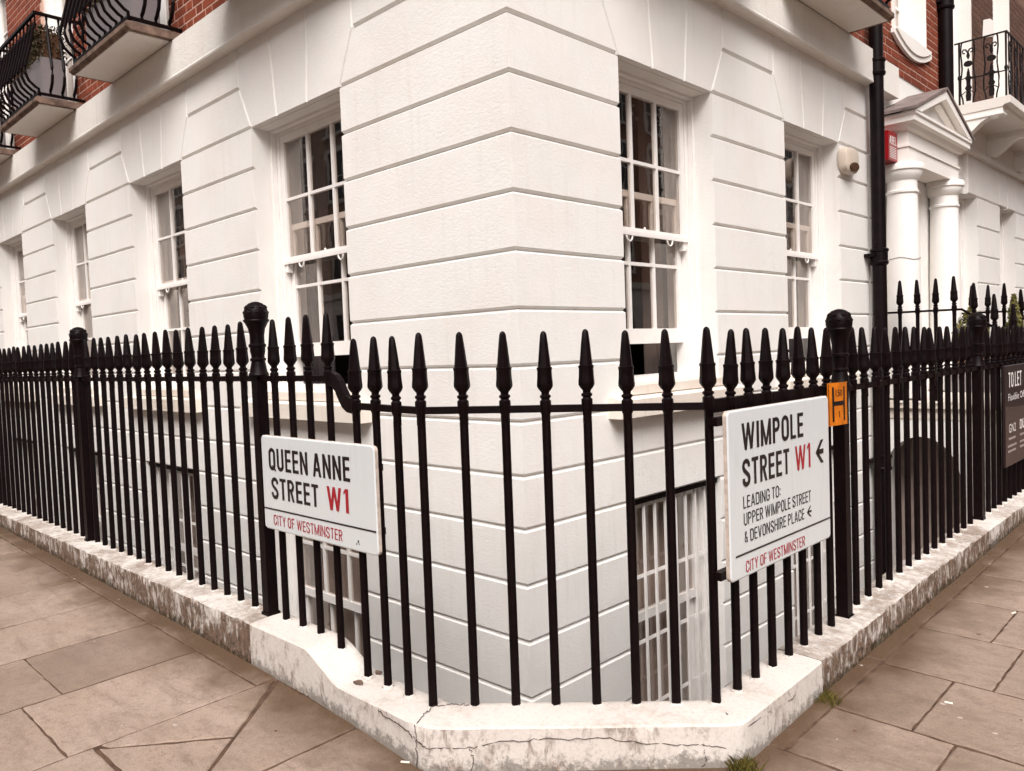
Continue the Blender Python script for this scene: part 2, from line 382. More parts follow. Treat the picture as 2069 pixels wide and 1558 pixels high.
while xs > -10.2:                                    # narrow margin stones along the kerb wall
    w_ = rs.uniform(.9, 1.5); slab(rect(max(xs-w_, -10.3), xs, -1.203, -1.09)); xs -= w_
slab([(-.65, -1.11), (-.635, -1.115), (-.28, -1.50), (-.6, -1.885), (-.65, -1.9)])
slab([(-.645, -1.915), (-.6, -1.892), (-.275, -1.508), (.09, -1.915)])
slab(rect(-.65, .055, -2.62, -1.925))
slab([(-.62, -1.105), (.052, -1.115), (.052, -1.865), (-.275, -1.495)], .008)
slab([(.06, -1.10), (.5, -1.10), (.95, -.69), (.95, -1.9), (.06, -1.9)])
slab([(.96, -.68), (1.38, -.29), (1.40, -.168), (1.95, -.168), (1.95, -1.9), (.96, -1.9)])
for y1 in (-1.91, -2.62, -3.3):
    y0 = {-1.91: -2.62, -2.62: -3.3, -3.3: PE}[y1]; x = .06 if y1 == -1.91 else -.65
    while x < PX-.01:
        e = x+rs.uniform(.7, 1.0); e = PX if PX-e < .35 else e; slab(rect(x, e, y0, y1)); x = e
x = 1.955
while x < PX-.01:
    e = x+rs.uniform(.7, .95); e = PX if PX-e < .35 else e; slab(rect(x, e, -1.05, -.17)); slab(rect(x, e, -1.9, -1.06)); x = e
yl = [-.165, .28, .84, 1.40, 1.95, 2.50, 3.05, 3.62, 4.2, 4.75, 5.3, 5.9, 6.5, 7.1, 7.7, 8.3, 8.9, 9.5]
fx = [1.95, 1.79, 1.94, 1.80, 1.93, 1.82]
for i in range(len(yl)-1):
    x = 1.482; nxt = fx[i % 6]
    while x < PX-.01:
        e = min(nxt, PX); e = PX if PX-e < .3 else e; slab(rect(x, e, yl[i], yl[i+1]), (.017, .009, .017, .009)); x = e; nxt = x+rs.uniform(.7, .95)
y = -.165
while y < 9.4:
    w_ = rs.uniform(.8, 1.4); slab(rect(1.39, 1.478, y, min(y+w_, 9.5))); y += w_
# kerbs and roads (out of frame, lit and mirrored with the street)
kb = MB(); kb.box((-90, PE-.16, -.30), (PX+.16, PE, 0)); kb.box((PX, PE, -.30), (PX+.16, 90, 0))
kb.v = [(x, y, z if z < -.2 else ground(x, y)+.002) for x, y, z in kb.v]; struct(kb.obj('kerb', 'kerb_granite'))
rd = MB()
for q in ([(-90, -16), (30, -16), (30, PE-.15), (-90, PE-.15)], [(PX+.15, PE-.15), (30, PE-.15), (30, 90), (PX+.15, 90)]):
    rd.add([(x, y, -.21) for x, y in q], [(0, 1, 2, 3)])
struct(rd.obj('road', 'asphalt'))
af = MB(); af.box((-14.2, -1.0, -2.4), (.0, 0, -2.3)); af.box((0, -1.0, -2.4), (1.3, 13, -2.3)); struct(af.obj('basement_area_floor', 'area_floor'))

# ================================================================== CORNER BUILDING
AB = root('corner_building', (0, 0, 0), 'white stuccoed corner building with banded stonework and orange brick upper floor', 'building')
wb = MB()
def backing(wins, end, mp, first):
    e = first
    for (a, b) in wins+[(end, None)]:
        wb.box((e, -.4, -2.3), (a, -.05, SOF+.3), mp)
        if b is None: break
        wb.box((a, -.4, SOF-.62), (b, -.05, SOF+.3), mp); wb.box((a, -.4, .579), (b, -.05, 1.10), mp); wb.box((a, -.4, -2.3), (b, -.05, -1.5), mp); e = b
backing(LWIN, LEND, LW, .05); backing(RWIN, REND, RW, .4)
WALL = wb.obj('wall', 'stucco', AB)
ci = .0155
def course(mp, u0, u1, k): panel([(u0, Z[k+1]), (u1, Z[k+1]), (u1, Z[k]), (u0, Z[k])], [ci, 0, ci, 0], mp).obj('stone_block', 'stucco', WALL)
def secblock(z0, z1): return [(-.05, z0), (-.022, z0), (0, z0+ci), (0, z1-ci), (-.022, z1), (-.05, z1)]
for k in range(len(Z)-1):
    if k in (7, 8):
        MB().sweep(secblock(Z[k+1], Z[k]), [(-LEND, 0), (0, 0), (0, REND)]).obj('stone_block', 'stucco', WALL); continue
    MB().sweep(secblock(Z[k+1], Z[k]), [(-LWIN[0][0], 0), (0, 0), (0, RWIN[0][0])]).obj('stone_block', 'stucco', WALL)
    for i, (a, b) in enumerate(LWIN): course(LW, b, LWIN[i+1][0] if i+1 < len(LWIN) else LEND, k)
    for i, (a, b) in enumerate(RWIN): course(RW, b, RWIN[i+1][0] if i+1 < len(RWIN) else REND, k)
Z0 = 3.574
def arches(mp, wins, end, sk=.165):
    vi = .011
    for i, (a, b) in enumerate(wins):
        w_ = b-a; k1, k2 = a+w_*.34, a+w_*.68; t1, t2 = k1-.055, k2+.065
        P = lambda poly, ins: panel(poly, ins, mp, .018).obj('voussoir', 'stucco', WALL)
        P([(a, 3.25), (k1, 3.25), (t1, SOF), (a-sk, SOF), (a-sk, Z0)], [0, vi, 0, vi, vi])
        P([(k1, 3.25), (k2, 3.25), (t2, SOF), (t1, SOF)], [0, vi, 0, vi])
        P([(k2, 3.25), (b, 3.25), (b+sk, Z0), (b+sk, SOF), (t2, SOF)], [0, vi, vi, 0, vi])
    for i, (a, b) in enumerate(wins):
        n = wins[i+1][0] if i+1 < len(wins) else end; last = i+1 == len(wins); q = 0 if last else sk; e = 0 if last else .0085
        panel([(b, 3.25), (n, 3.25), (n-q, Z0), (b+sk, Z0)], [ci, e, ci, .0085], mp).obj('stone_block', 'stucco', WALL)
        panel([(b+sk, Z0), (n-q, Z0), (n-q, SOF), (b+sk, SOF)], [ci, e, 0, .0085], mp, .018).obj('stone_block', 'stucco', WALL)
arches(LW, LWIN, LEND); arches(RW, RWIN, REND)
# corner blocks of the arch zone (wrap the corner)
def cornerblock(zb, zt, lb, lt, rb, rt, bot, top):
    P = [(-.05, zb), (-.022, zb), (0, zb+bot), (0, zt-top), (-.022, zt), (-.05, zt)]
    def U(z, b, t_): return b+(t_-b)*(z-zb)/(zt-zb)
    v = []
    for side in (0, 1, 2):
        for n, z in P:
            g_ = .0085 if (n == 0) else 0
            if side == 0: v.append((-(U(z, lb, lt)-g_), -n, z))
            elif side == 1: v.append((n, -n, z))
            else: v.append((n, U(z, rb, rt)-g_, z))
    k = 6; f = [tuple(range(k)), tuple(range(3*k-1, 2*k-1, -1))]
    for i in (0, 1): f += [(i*k+j, i*k+(j+1) % k, (i+1)*k+(j+1) % k, (i+1)*k+j) for j in range(k)]
    MB().add(v, f).obj('stone_block', 'stucco', WALL)
cornerblock(3.25, Z0, 1.506, 1.506-.165, .935, .935-.165, ci, ci)
cornerblock(Z0, SOF, 1.506-.165, 1.506-.165, .935-.165, .935-.165, ci, 0)
# string course
MB().sweep([(-.3, SOF), (.10, SOF), (.104, SOF+.012), (.10, SOF+.024), (.10, BTOP), (-.3, BTOP)], [(-LEND, 0), (0, 0), (0, REND)]).obj('string_course', 'band', AB)
MB().sweep([(-.3, SOF), (.088, SOF-.004), (.09, BTOP-.014), (-.3, BTOP-.014)], [(0, 4.93), (0, 5.45)]).obj('string_course', 'band', AB)
# interior shell
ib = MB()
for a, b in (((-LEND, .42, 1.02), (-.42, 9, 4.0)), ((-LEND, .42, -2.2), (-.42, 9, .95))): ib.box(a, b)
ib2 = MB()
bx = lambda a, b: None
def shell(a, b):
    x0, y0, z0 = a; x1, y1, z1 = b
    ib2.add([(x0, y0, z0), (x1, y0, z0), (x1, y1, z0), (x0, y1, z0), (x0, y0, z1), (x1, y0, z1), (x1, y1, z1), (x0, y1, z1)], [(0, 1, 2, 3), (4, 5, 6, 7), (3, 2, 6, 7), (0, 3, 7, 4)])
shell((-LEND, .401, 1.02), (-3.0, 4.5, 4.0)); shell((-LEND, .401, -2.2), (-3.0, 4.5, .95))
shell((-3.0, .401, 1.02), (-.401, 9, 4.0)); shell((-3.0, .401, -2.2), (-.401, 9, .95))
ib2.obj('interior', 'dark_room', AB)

# ---- sash windows
def sash(b, mp, u0, u1, z0, z1, n0, n1, st, tr_, br_, cols, rows, mu=.022):
    b.box((u0, n0, z0), (u0+st, n1, z1), mp); b.box((u1-st, n0, z0), (u1, n1, z1), mp)
    b.box((u0+st, n0, z1-tr_), (u1-st, n1, z1), mp); b.box((u0+st, n0, z0), (u1-st, n1, z0+br_), mp)
    gu0, gu1, gz0, gz1 = u0+st, u1-st, z0+br_, z1-tr_; cells = []
    for i in range(1, cols):
        c = gu0+(gu1-gu0)*i/cols; b.box((c-mu/2, n0+.004, gz0), (c+mu/2, n1-.004, gz1), mp)
    for j in range(1, rows):
        c = gz0+(gz1-gz0)*j/rows
        for i in range(cols):
            a = gu0+(gu1-gu0)*i/cols+(mu/2 if i else 0); e = gu0+(gu1-gu0)*(i+1)/cols-(mu/2 if i < cols-1 else 0)
            b.box((a, n0+.005, c-mu/2), (e, n1-.005, c+mu/2), mp)
    for i in range(cols):
        for j in range(rows): cells.append((gu0+(gu1-gu0)*i/cols, gu0+(gu1-gu0)*(i+1)/cols, gz0+(gz1-gz0)*j/rows, gz0+(gz1-gz0)*(j+1)/rows))
    return cells
def pleats(mp, u0, u1, z0, z1, n, key, parent, amp=.025, nm='curtain', seed=0):
    r = random.Random(seed); k = max(6, int((u1-u0)/.018)); v = []; f = []; ph = r.uniform(0, 6)
    for i in range(k+1):
        u = u0+(u1-u0)*i/k; d = amp*math.sin(ph+u*62+1.3*math.sin(u*17))
        v += [mp(u, n+d, z0), mp(u, n+d*.8, z1), mp(u, n+d-.006, z0), mp(u, n+d*.8-.006, z1)]
    for i in range(k): a = 4*i; f += [(a, a+4, a+5, a+1), (a+2, a+3, a+7, a+6)]
    return MB().add(v, f).obj(nm, key, parent, True)
def window(mp, u0, u1, idx, raised=.27):
    fb = MB(); fz0, fz1 = 1.30, 3.25
    # outer bead, box frame, head, wood sill
    for a, b in ((u0+.0015, u0+.022), (u1-.022, u1-.0015)): fb.box((a, -.185, fz0), (b, -.145, fz1-.002), mp)
    fb.box((u0+.022, -.185, fz1-.024), (u1-.022, -.145, fz1-.002), mp)
    for a, b in ((u0+.0015, u0+.058), (u1-.058, u1-.0015)): fb.box((a, -.30, fz0), (b, -.187, fz1-.002), mp)
    fb.box((u0+.058, -.30, fz1-.052), (u1-.058, -.187, fz1-.002), mp)
    fb.prism([(u0+.0015, 1.285), (u1-.0015, 1.285), (u1-.0015, 1.325), (u0+.0015, 1.325)], -.31, -.12, mp)
    W = fb.obj('window', 'woodwhite', AB)
    s0, s1 = u0+.06, u1-.06
    ub = MB(); c1 = sash(ub, mp, s0, s1, 2.245, fz1-.054, -.232, -.195, .05, .05, .042, 3, 2)
    ub.box((s0-.001, -.198, 2.235), (s1+.001, -.178, 2.262), mp)
    for a in (s0, s1-.045): ub.prism([(a, 2.245), (a+.045, 2.245), (a+.045, 2.20), (a+.03, 2.175), (a, 2.175)], -.231, -.19, mp)
    US = ub.obj('upper_sash', 'woodwhite', W)
    lz = 1.30+raised-.035; lb = MB(); c2 = sash(lb, mp, s0+.004, s1-.004, lz, lz+1.0, -.275, -.238, .05, .042, .10, 3, 2)
    LS = lb.obj('lower_sash', 'woodwhite', W)
    for cells, n in ((c1, -.214), (c2, -.257)):
        for a, b, c, d in cells: MB().box((a, n-.002, c), (b, n+.002, d), mp).obj('pane', 'glass', W)
    for q in (.27, .76):                            # sash pull loops below the meeting rail
        u = s0+(s1-s0)*q; MB().tube([mp(u+.032*math.cos(t_), -.182, 2.232+.036*math.sin(t_)) for t_ in [math.pi+i*math.pi/8 for i in range(9)]], .006, 6).obj('sash_pull', 'woodwhite', W)
    MB().lathe([(.012, 0), (.012, .012), (.005, .02), (.01, .035), (.002, .045)], mp((s0+s1)/2, -.215, 2.262), 8).obj('sash_catch', 'woodwhite', W)
    # stone sill in two steps
    sb = MB(); sb.sweep if False else None
    sb.prism([(u0-.02, 1.228), (u1+.02, 1.228), (u1+.02, 1.284), (u0-.02, 1.284)], -.05, .045, mp)
    sb.box((u0+.001, -.30, 1.228), (u1-.001, -.052, 1.284), mp)
    v = [mp(u, n, z) for u in (u0-.20, u1+.20) for n, z in ((-.06, 1.10), (.10, 1.10), (.10, 1.205), (.02, 1.228), (-.06, 1.228))]
    sb.add(v, [(0, 1, 2, 3, 4), (9, 8, 7, 6, 5)]+[(i, (i+1) % 5, 5+(i+1) % 5, 5+i) for i in range(5)])
    sb.obj('window_sill', 'sill', W)
    # inside: shutters/curtains
    wd = u1-u0
    pleats(mp, u0+.03, u0+.03+wd*.20, 1.3, 3.25, -.42, 'curtain', W, .02, 'curtain', idx*3)
    pleats(mp, u1-.03-wd*.22, u1-.03, 1.3, 3.25, -.42, 'curtain' if idx % 2 else 'drape_dark', W, .02, 'curtain', idx*3+1)
    return W
for i, (a, b) in enumerate(LWIN): window(LW, a, b, i, (.27, .05, .05, .27, .05)[i] if i else .27)
for i, (a, b) in enumerate(RWIN): window(RW, a, b, i+7)
def basement(mp, u0, u1, bars, idx):
    fb = MB(); z0, z1 = -1.5, .579
    for a, b in ((u0+.0015, u0+.06), (u1-.06, u1-.0015)): fb.box((a, -.28, z0), (b, -.15, z1-.06), mp)
    fb.box((u0+.0015, -.28, z1-.06), (u1-.0015, -.15, z1-.002), mp)
    W = fb.obj('basement_window', 'woodwhite', AB)
    cc = (1, 1) if bars else (3, 2); ub = MB(); c1 = sash(ub, mp, u0+.062, u1-.062, -.28, z1-.062, -.21, -.175, .05, .05, .06, *cc)
    c1 += sash(ub, mp, u0+.066, u1-.066, -1.45, -.24, -.25, -.215, .05, .04, .08, *cc); ub.obj('sash', 'woodwhite', W)
    for j, (a, b, c, d) in enumerate(c1): n = -.192 if j < cc[0]*cc[1] else -.232; MB().box((a, n-.002, c), (b, n+.002, d), mp).obj('pane', 'glass', W)
    MB().box((u0+.002, -.14, z1-.040), (u1-.002, -.035, z1-.003), mp).obj('lintel_strip', 'iron', W)  # black strip across the top of the basement opening
    pleats(mp, u0+.05, u1-.05, -1.45, z1-.07, -.36, 'drape_pale', W, .03, 'net_curtain', idx)
    if bars:
        k = 8
        for i in range(k):
            u = u0+.05+(u1-u0-.1)*(i+.5)/k; MB().box((u-.0075, -.085, -1.5), (u+.0075, -.070, z1-.04), mp).obj('security_bar', 'woodwhite', W)
        for z in (.06, -.36, -.80): MB().box((u0+.001, -.092, z-.012), (u1-.001, -.088, z+.012), mp).obj('security_rail', 'woodwhite', W)
    MB().box((u0-.03, -.30, -1.56), (u1+.03, .06, -1.5), mp).obj('window_sill', 'sill', W)
for i, (a, b) in enumerate(LWIN[:4]): basement(LW, a, b, i == 1, 40+i)
for i, (a, b) in enumerate(RWIN): basement(RW, a, b, True, 50+i)

# ---- upper brick storey: wall backing, individual bricks in front of it
def brickwork(mp, owner, u0, u1, z0, z1, holes, key, mortar, top, n_obj):
    bb = MB(); us = sorted({u0, u1}|{h[0] for h in holes}|{h[1] for h in holes}); zt = max([h[3] for h in holes]+[z1])
    for a, b in zip(us[:-1], us[1:]):
        hh = [h for h in holes if h[0] <= a+1e-4 and h[1] >= b-1e-4]
        if not hh: bb.box((a, -.4, z0), (b, -.0035, top), mp)
        else:
            if hh[0][2] > z0+.01: bb.box((a, -.4, z0), (b, -.0035, hh[0][2]), mp)
            bb.box((a, -.4, hh[0][3]), (b, -.0035, top), mp)
    W = bb.obj('brick_wall', mortar, owner)
    L, Hh, g_ = .213, .063, .0135; items = []; r = 0; z = z0+.004
    while z < z1:
        u = u0+(.06 if r % 2 else 0); k = 0
        while u < u1-.03:
            l = L if (k+r) % 2 == 0 else .1025; e = min(u+l, u1-.002)
            segs = [(u, e)]
            for h in holes:
                if h[2]-.02 < z+Hh/2 < h[3]:
                    ns = []
                    for s0, s1 in segs:
                        if s1 <= h[0] or s0 >= h[1]: ns.append((s0, s1))
                        else:
                            if s0 < h[0]-.02: ns.append((s0, h[0]))
                            if s1 > h[1]+.02: ns.append((h[1], s1))
                    segs = ns
            for s0, s1 in segs: items.append((s0, s1, z))
            u = e+g_; k += 1
        z += Hh+g_; r += 1
    def score(it):
        x, y, d = px(mp((it[0]+it[1])/2, 0, it[2]+Hh/2))
        return (0 if (-10 < x < IW+10 and -10 < y < IH+10) else 1, d)
    items.sort(key=score)
    cache = {}
    def geo(b, s0, s1, z, u, zz):
        poly = [(s0-u, z-zz), (s1-u, z-zz), (s1-u, z+Hh-zz), (s0-u, z+Hh-zz)]; q = inset(poly, [.002]*4)
        v = [mp(p, 0, w2) for p, w2 in q]+[mp(p, -.003, w2) for p, w2 in poly]+[mp(p, -.02, w2) for p, w2 in poly]
        b.add(v, [(0, 1, 2, 3)]+[(j+i, j+(i+1) % 4, j+4+(i+1) % 4, j+4+i) for j in (0, 4) for i in range(4)])
    for s0, s1, z in items[:n_obj]:
        kk = round(s1-s0, 3)
        if kk not in cache: b = MB(); geo(b, 0, kk, 0, 0, 0); cache[kk] = b.mesh('brick', key)
        link('brick', cache[kk], W, Vector(mp(s0, rs.uniform(-.001, .0015), z)))
    b = MB()
    for s0, s1, z in items[n_obj:]: geo(b, s0, s1, z, 0, 0)
    stuff(b.obj('brickwork', key, W))
    return W
UL = [(a+.06, b-.06, 4.20, 6.7) for a, b in LWIN]
brickwork(LW, AB, .4, LEND, BTOP, 6.2, UL, 'brick', 'mortar', 12.5, 170)
UR = [(a+.04, b-.04, 4.20, 6.7) for a, b in RWIN]
OV = (5.55, 6.62, 4.59, 6.4)
brickwork(RW, AB, .4, 7.16, BTOP, 5.6, UR+[OV], 'brick', 'mortar', 12.5, 130)
cb = MB(); cb.box((-.4, .006, BTOP), (-.006, .4, 12.5)); cb.obj('brick_corner', 'brick', AB)
def french(mp, u0, u1, z0, z1):
    fb = MB()
    for a, b in ((u0+.001, u0+.09), (u1-.09, u1-.001)): fb.box((a, -.24, z0), (b, -.04, z1), mp)
    for a, b in ((u0+.09, u0+.15), (u1-.15, u1-.09)): fb.box((a, -.24, z0), (b, -.10, z1), mp)
    fb.box((u0+.15, -.24, z1-.1), (u1-.15, -.04, z1), mp); fb.box((u0+.15, -.24, z0), (u1-.15, -.06, z0+.05), mp)
    W = fb.obj('french_window', 'woodwhite', AB)
    b = MB(); mid = (u0+u1)/2; cells = []
    for a, e in ((u0+.152, mid-.001), (mid+.001, u1-.152)): cells += sash(b, mp, a, e, z0+.052, z1-.102, -.20, -.16, .05, .06, .25, 1, 4)
    b.obj('door_leaf', 'woodwhite', W)
    for a, e, c, d in cells: MB().box((a, -.182, c), (e, -.178, d), mp).obj('pane', 'glass', W)
    MB().box((u0+.1, -.34, z0), (u1-.1, -.33, z1), mp).obj('blind', 'drape_dark', W)
for a, b, c, d in UL[:4]: french(LW, a, b, c, d)
for a, b, c, d in UR: french(RW, a, b, c, d)
# window with a rounded foot on the right-hand brick bay
ec, ew = (OV[0]+OV[1])/2, (OV[1]-OV[0])/2; zr = OV[2]
def seg(w_, top, sag, k=20): return [(ec+w_*q, top-sag*(1-q*q)) for q in [-1+2*i/k for i in range(k+1)]]
ob = MB()
ob.prism([(ec-ew+.001, zr+.012)]+seg(ew-.001, zr-.005, .125)+[(ec+ew-.001, zr+.012)], -.30, .05, RW)
ob.prism([(ec-ew-.05, zr-.005)]+seg(ew+.05, zr-.05, .135)+[(ec+ew+.05, zr-.005)], .004, .035, RW)
for e_, w_ in ((ec-ew, .045), (ec+ew-.012, .012)): ob.box((e_+.0005, -.30, zr+.013), (e_+w_, -.003 if w_ < .02 else .02, 6.4), RW)
OW = ob.obj('rounded_window', 'trim', AB)
b = MB(); cs = sash(b, RW, ec-ew+.05, ec+ew-.015, zr+.02, 6.4, -.285, -.24, .08, .06, .10, 2, 4, .03); b.obj('sash', 'woodwhite', OW)
for p0, p1, z0, z1 in cs: MB().box((p0, -.264, z0), (p1, -.26, z1), RW).obj('pane', 'glass', OW)
MB().box((ec-ew+.02, -.36, zr), (ec+ew-.02, -.35, 6.4), RW).obj('blind', 'drape_pale', OW)

# ---- balconies with belly-barred railings
def balcony(mp, u0, u1, rails, planter=None, lab=''):
    sl = MB()
    sec = [(.0, 4.172), (.44, 4.172), (.452, 4.184), (.47, 4.19), (.47, 4.225), (.455, 4.235), (.0, 4.235)]
    v = [mp(u, n, z) for u in (u0, u1) for n, z in sec]; k = len(sec)
    sl.add(v, [tuple(range(k)), tuple(range(2*k-1, k-1, -1))]+[(i, (i+1) % k, k+(i+1) % k, k+i) for i in range(k)])
    Bn = sl.obj('balcony_slab', 'slab_edge', AB)
    MB().box((u0+.05, .11, 4.163), (u1-.05, .43, 4.1712), mp).obj('soffit', 'soffit', Bn)
    if not rails: return
    zb, zt = 4.275, 5.07
    for z, h_ in ((zb, .012), (zt, .014)):
        n = .425
        b = MB(); b.box((u0+.03, n-.014, z-h_), (u1-.03, n+.014, z+h_), mp)
        for u in (u0+.045, u1-.045): b.box((u-.014, .0, z-h_), (u+.014, n-.0145, z+h_), mp)
        b.obj('rail', 'iron', Bn)
    prof = [(0, zb+.012), (0, zb+.045), (.03, zb+.06), (.085, zb+.11), (.112, zb+.18), (.11, zb+.25), (.085, zb+.35), (.055, zb+.46), (.03, zb+.57), (.022, zb+.63), (.0, zb+.68), (0, zt-.014)]
    pts = []
    for i in range(11):
        u = u0+.05+(u1-u0-.1)*i/10; pts.append([mp(u, .425+q, z) for q, z in prof])
    for u, sg in ((u0+.045, -1), (u1-.045, 1)):
        for n in (.10, .21, .32): pts.append([mp(u+sg*q*.8, n, z) for q, z in prof])
    for p_ in pts: MB().tube(p_, .0145, 6).obj('baluster', 'iron', Bn)
    for u in (u0+.055, u1-.055): MB().box((u-.016, .41, 4.236), (u+.016, .44, zb-.012), mp).obj('foot', 'iron', Bn)
def hedge_in(mp, u0, u1, n0, n1, z0, z1, z2, label, grp):
    pb = MB(); q = [(u0, n0), (u1, n0), (u1, n1), (u0, n1)]; i_ = .012
    v = [mp(u, n, z0) for u, n in q]+[mp(u, n, z1) for u, n in q]
    q2 = [(u0+i_, n0+i_), (u1-i_, n0+i_), (u1-i_, n1-i_), (u0+i_, n1-i_)]
    v += [mp(u, n, z1) for u, n in q2]+[mp(u, n, z1-.06) for u, n in q2]
    pb.add(v, [(0, 1, 2, 3)]+[(j+i, j+(i+1) % 4, j+4+(i+1) % 4, j+4+i) for j in (0, 4, 8) for i in range(4)]+[(12, 13, 14, 15)])
    T = root('planter_box', mp((u0+u1)/2, (n0+n1)/2, z0), label, 'planter', grp)
    pb.obj('box', 'planter_grey', T)
    r = random.Random(int(u0*100)); lb = MB()
    for _ in range(5200):
        u = r.uniform(u0, u1); n = r.uniform(n0-.03, n1+.04); zc = r.uniform(z1-.03, z2+.03*math.sin(u*9))
        s = r.uniform(.010, .02); d1 = Vector((r.uniform(-1, 1), r.uniform(-1, 1), r.uniform(-1, 1))).normalized(); d2 = d1.orthogonal().normalized()
        c = Vector(mp(u, n, zc)); lb.add([c-d1*s, c+d2*s*.6, c+d1*s, c-d2*s*.6], [(0, 1, 2, 3)])
    stuff(lb.obj('hedge_leaves', 'hedge', T))
    MB().box((u0+.04, n0+.03, z1-.05), (u1-.04, n1-.04, z2-.07), mp).obj('hedge_stems', 'brown_fallen', T)
per = 2.375
for k in range(5):
    u0 = 3.705+per*(k-1); balcony(LW, u0, u0+1.375, True)
    if k in (1, 2, 3):
        hedge_in(LW, u0+.16, u0+1.2, .13, .36, 4.24, 4.69, 5.03, {1: 'grey planter box on the balcony nearest the corner, only its foot in view', 2: 'grey planter box with dark clipped hedge behind the second balcony railing', 3: 'grey planter box on the leftmost balcony at the picture edge'}[k], 'planter boxes on the balconies')
balcony(RW, .80, 2.14, False); balcony(RW, 2.86, 4.205, True)

# ---- right bay: plain wall, portico, door
rb = MB(); rb.box((REND, -.4, -2.3), (5.35, -.01, SOF), RW); rb.box((6.4, -.4, -2.3), (7.16, -.01, SOF), RW)
rb.box((5.35, -.4, 3.05), (6.4, -.01, SOF), RW); rb.box((REND, -.4, SOF), (7.16, -.01, BTOP), RW); rb.box((5.35, -.4, -2.3), (6.4, -.01, .9), RW)
RB = rb.obj('wall', 'stucco', AB)
for z1, z0 in zip(Z[:8], Z[1:9]): panel([(4.845, z0), (5.02, z0), (5.02, z1), (4.845, z1)], [.012, 0, .012, 0], RW, .015, .0099, .012).obj('stone_block', 'stucco', RB)
PT = MB()
y0, y1 = 5.19, 6.80; DP = .30
PT.box((0, y0, 3.18), (DP-.05, y1, 3.325)); PT.box((0, y0-.012, 3.325), (DP-.036, y1+.012, 3.348)); PT.box((0, y0+.005, 3.348), (DP-.055, y1-.005, 3.475))
PT.sweep([(0, 3.475), (.04, 3.49), (.065, 3.525), (.10, 3.54), (.10, 3.585), (.115, 3.60), (.115, 3.625), (-.2, 3.625), (-.2, 3.475)], [(.0, y0+.0), (DP-.06, y0+.0), (DP-.06, y1), (.0, y1)])
PO = PT.obj('portico', 'trim', AB)
ym = (y0+y1)/2; ez, ap = 3.627, 3.965
ty = MB(); ty.prism([(y0, ez), (y1, ez), (ym, ap-.06)], 0, DP-.06, RW); ty.obj('tympanum', 'stucco', PO)
rk = MB()
for s in (-1, 1):
    e = y0-.13 if s < 0 else y1+.13
    a = Vector((e, ez)); b_ = Vector((ym, ap+.02))
    rk.prism([(p.x, p.y) for p in (a, b_, b_-Vector((0, .085)), a+Vector((.16*-s, 0)))], DP-.06, DP+.06, RW)
    rk.prism([(p.x, p.y) for p in (a+Vector((.18*-s, .003)), b_-Vector((0, .09)), b_-Vector((0, .125)), a+Vector((.27*-s, .003)))], DP-.06, DP, RW)
rk.obj('raking_cornice', 'trim', PO)
rf = MB()
for s in (-1, 1):
    e = y0-.15 if s < 0 else y1+.15
    rf.prism([(e, ez+.002), (ym, ap+.025), (ym, ap+.05), (e, ez+.028)], -.01, DP+.075, RW)
rf.obj('lead_roof', 'lead', PO)
for cy in (5.335, 6.655):
    prof = [(.185, .92), (.185, 1.0), (.17, 1.03), (.17, 1.06), (.155, 1.09), (.155, 1.6), (.152, 2.2), (.143, 2.6), (.136, 2.90), (.150, 2.905), (.152, 2.925), (.136, 2.935), (.136, 3.02), (.150, 3.035), (.175, 3.07), (.182, 3.095), (.182, 3.11)]
    Cc = MB().lathe(prof, (.14, cy, 0), 32).obj('column', 'stucco', PO, True)
    MB().lathe([(.186, 3.111), (.198, 3.12), (.200, 3.16), (.192, 3.179)], (.14, cy, 0), 32).obj('abacus', 'trim', Cc, True)
d = MB(); d.box((-.28, 5.35, .9), (-.24, 6.4, 3.05)); DR = d.obj('front_door', 'door_paint', AB)
dm = MB(); dm.box((-.2, 5.352, .9), (-.02, 5.46, 3.048)); dm.box((-.2, 6.29, .9), (-.02, 6.398, 3.048)); dm.box((-.2, 5.46, 2.93), (-.02, 6.29, 3.048)); dm.obj('door_frame', 'trim', DR)
for zz in (1.1, 1.75, 2.4): MB().box((-.24, 5.55, zz), (-.225, 6.2, zz+.5)).obj('door_panel', 'door_paint', DR)
# entrance bridge over the basement area
bb = MB(); bb.box((0, 5.02, .74), (1.27, 6.72, .90)); bb.box((-.02, 4.985, .84), (1.27, 5.019, .905)); BR = bb.obj('entrance_bridge', 'sill', AB)
ar = MB(); k = 16; AP = [(.03, -2.3)]+[(.03+.34-.68*.5*math.cos(math.pi*i/k)*1.0, .15+.42*math.sin(math.pi*i/k)) for i in range(k+1)]+[(.71, -2.3)]
arc = AP[1:-1]
v = []; f = []
for i, (x, z) in enumerate(arc): v += [(x, 5.03, z), (x, 5.03, .74), (x, 5.25, z), (x, 5.25, .74)]
for i in range(len(arc)-1): a = 4*i; f += [(a, a+4, a+5, a+1), (a+2, a+6, a+7, a+3), (a, a+4, a+6, a+2)]
ar.add(v, f); ar.box((.71, 5.03, -2.3), (1.25, 5.25, .74)); ar.box((0.0, 5.03, -2.3), (.03, 5.25, .74)); ar.obj('bridge_arch', 'stucco', BR)
MB().box((.0, 5.6, -2.3), (1.25, 5.65, .74)).obj('vault_door', 'vault_paint', BR)
for i in range(3): MB().box((1.27+.0, 5.2, .9-.2*(i+1)-.17), (1.40-.0+.0*i, 6.6, .9-.2*(i+1)) if False else (1.275, 6.6, .9-.2*(i+1))) if False else None

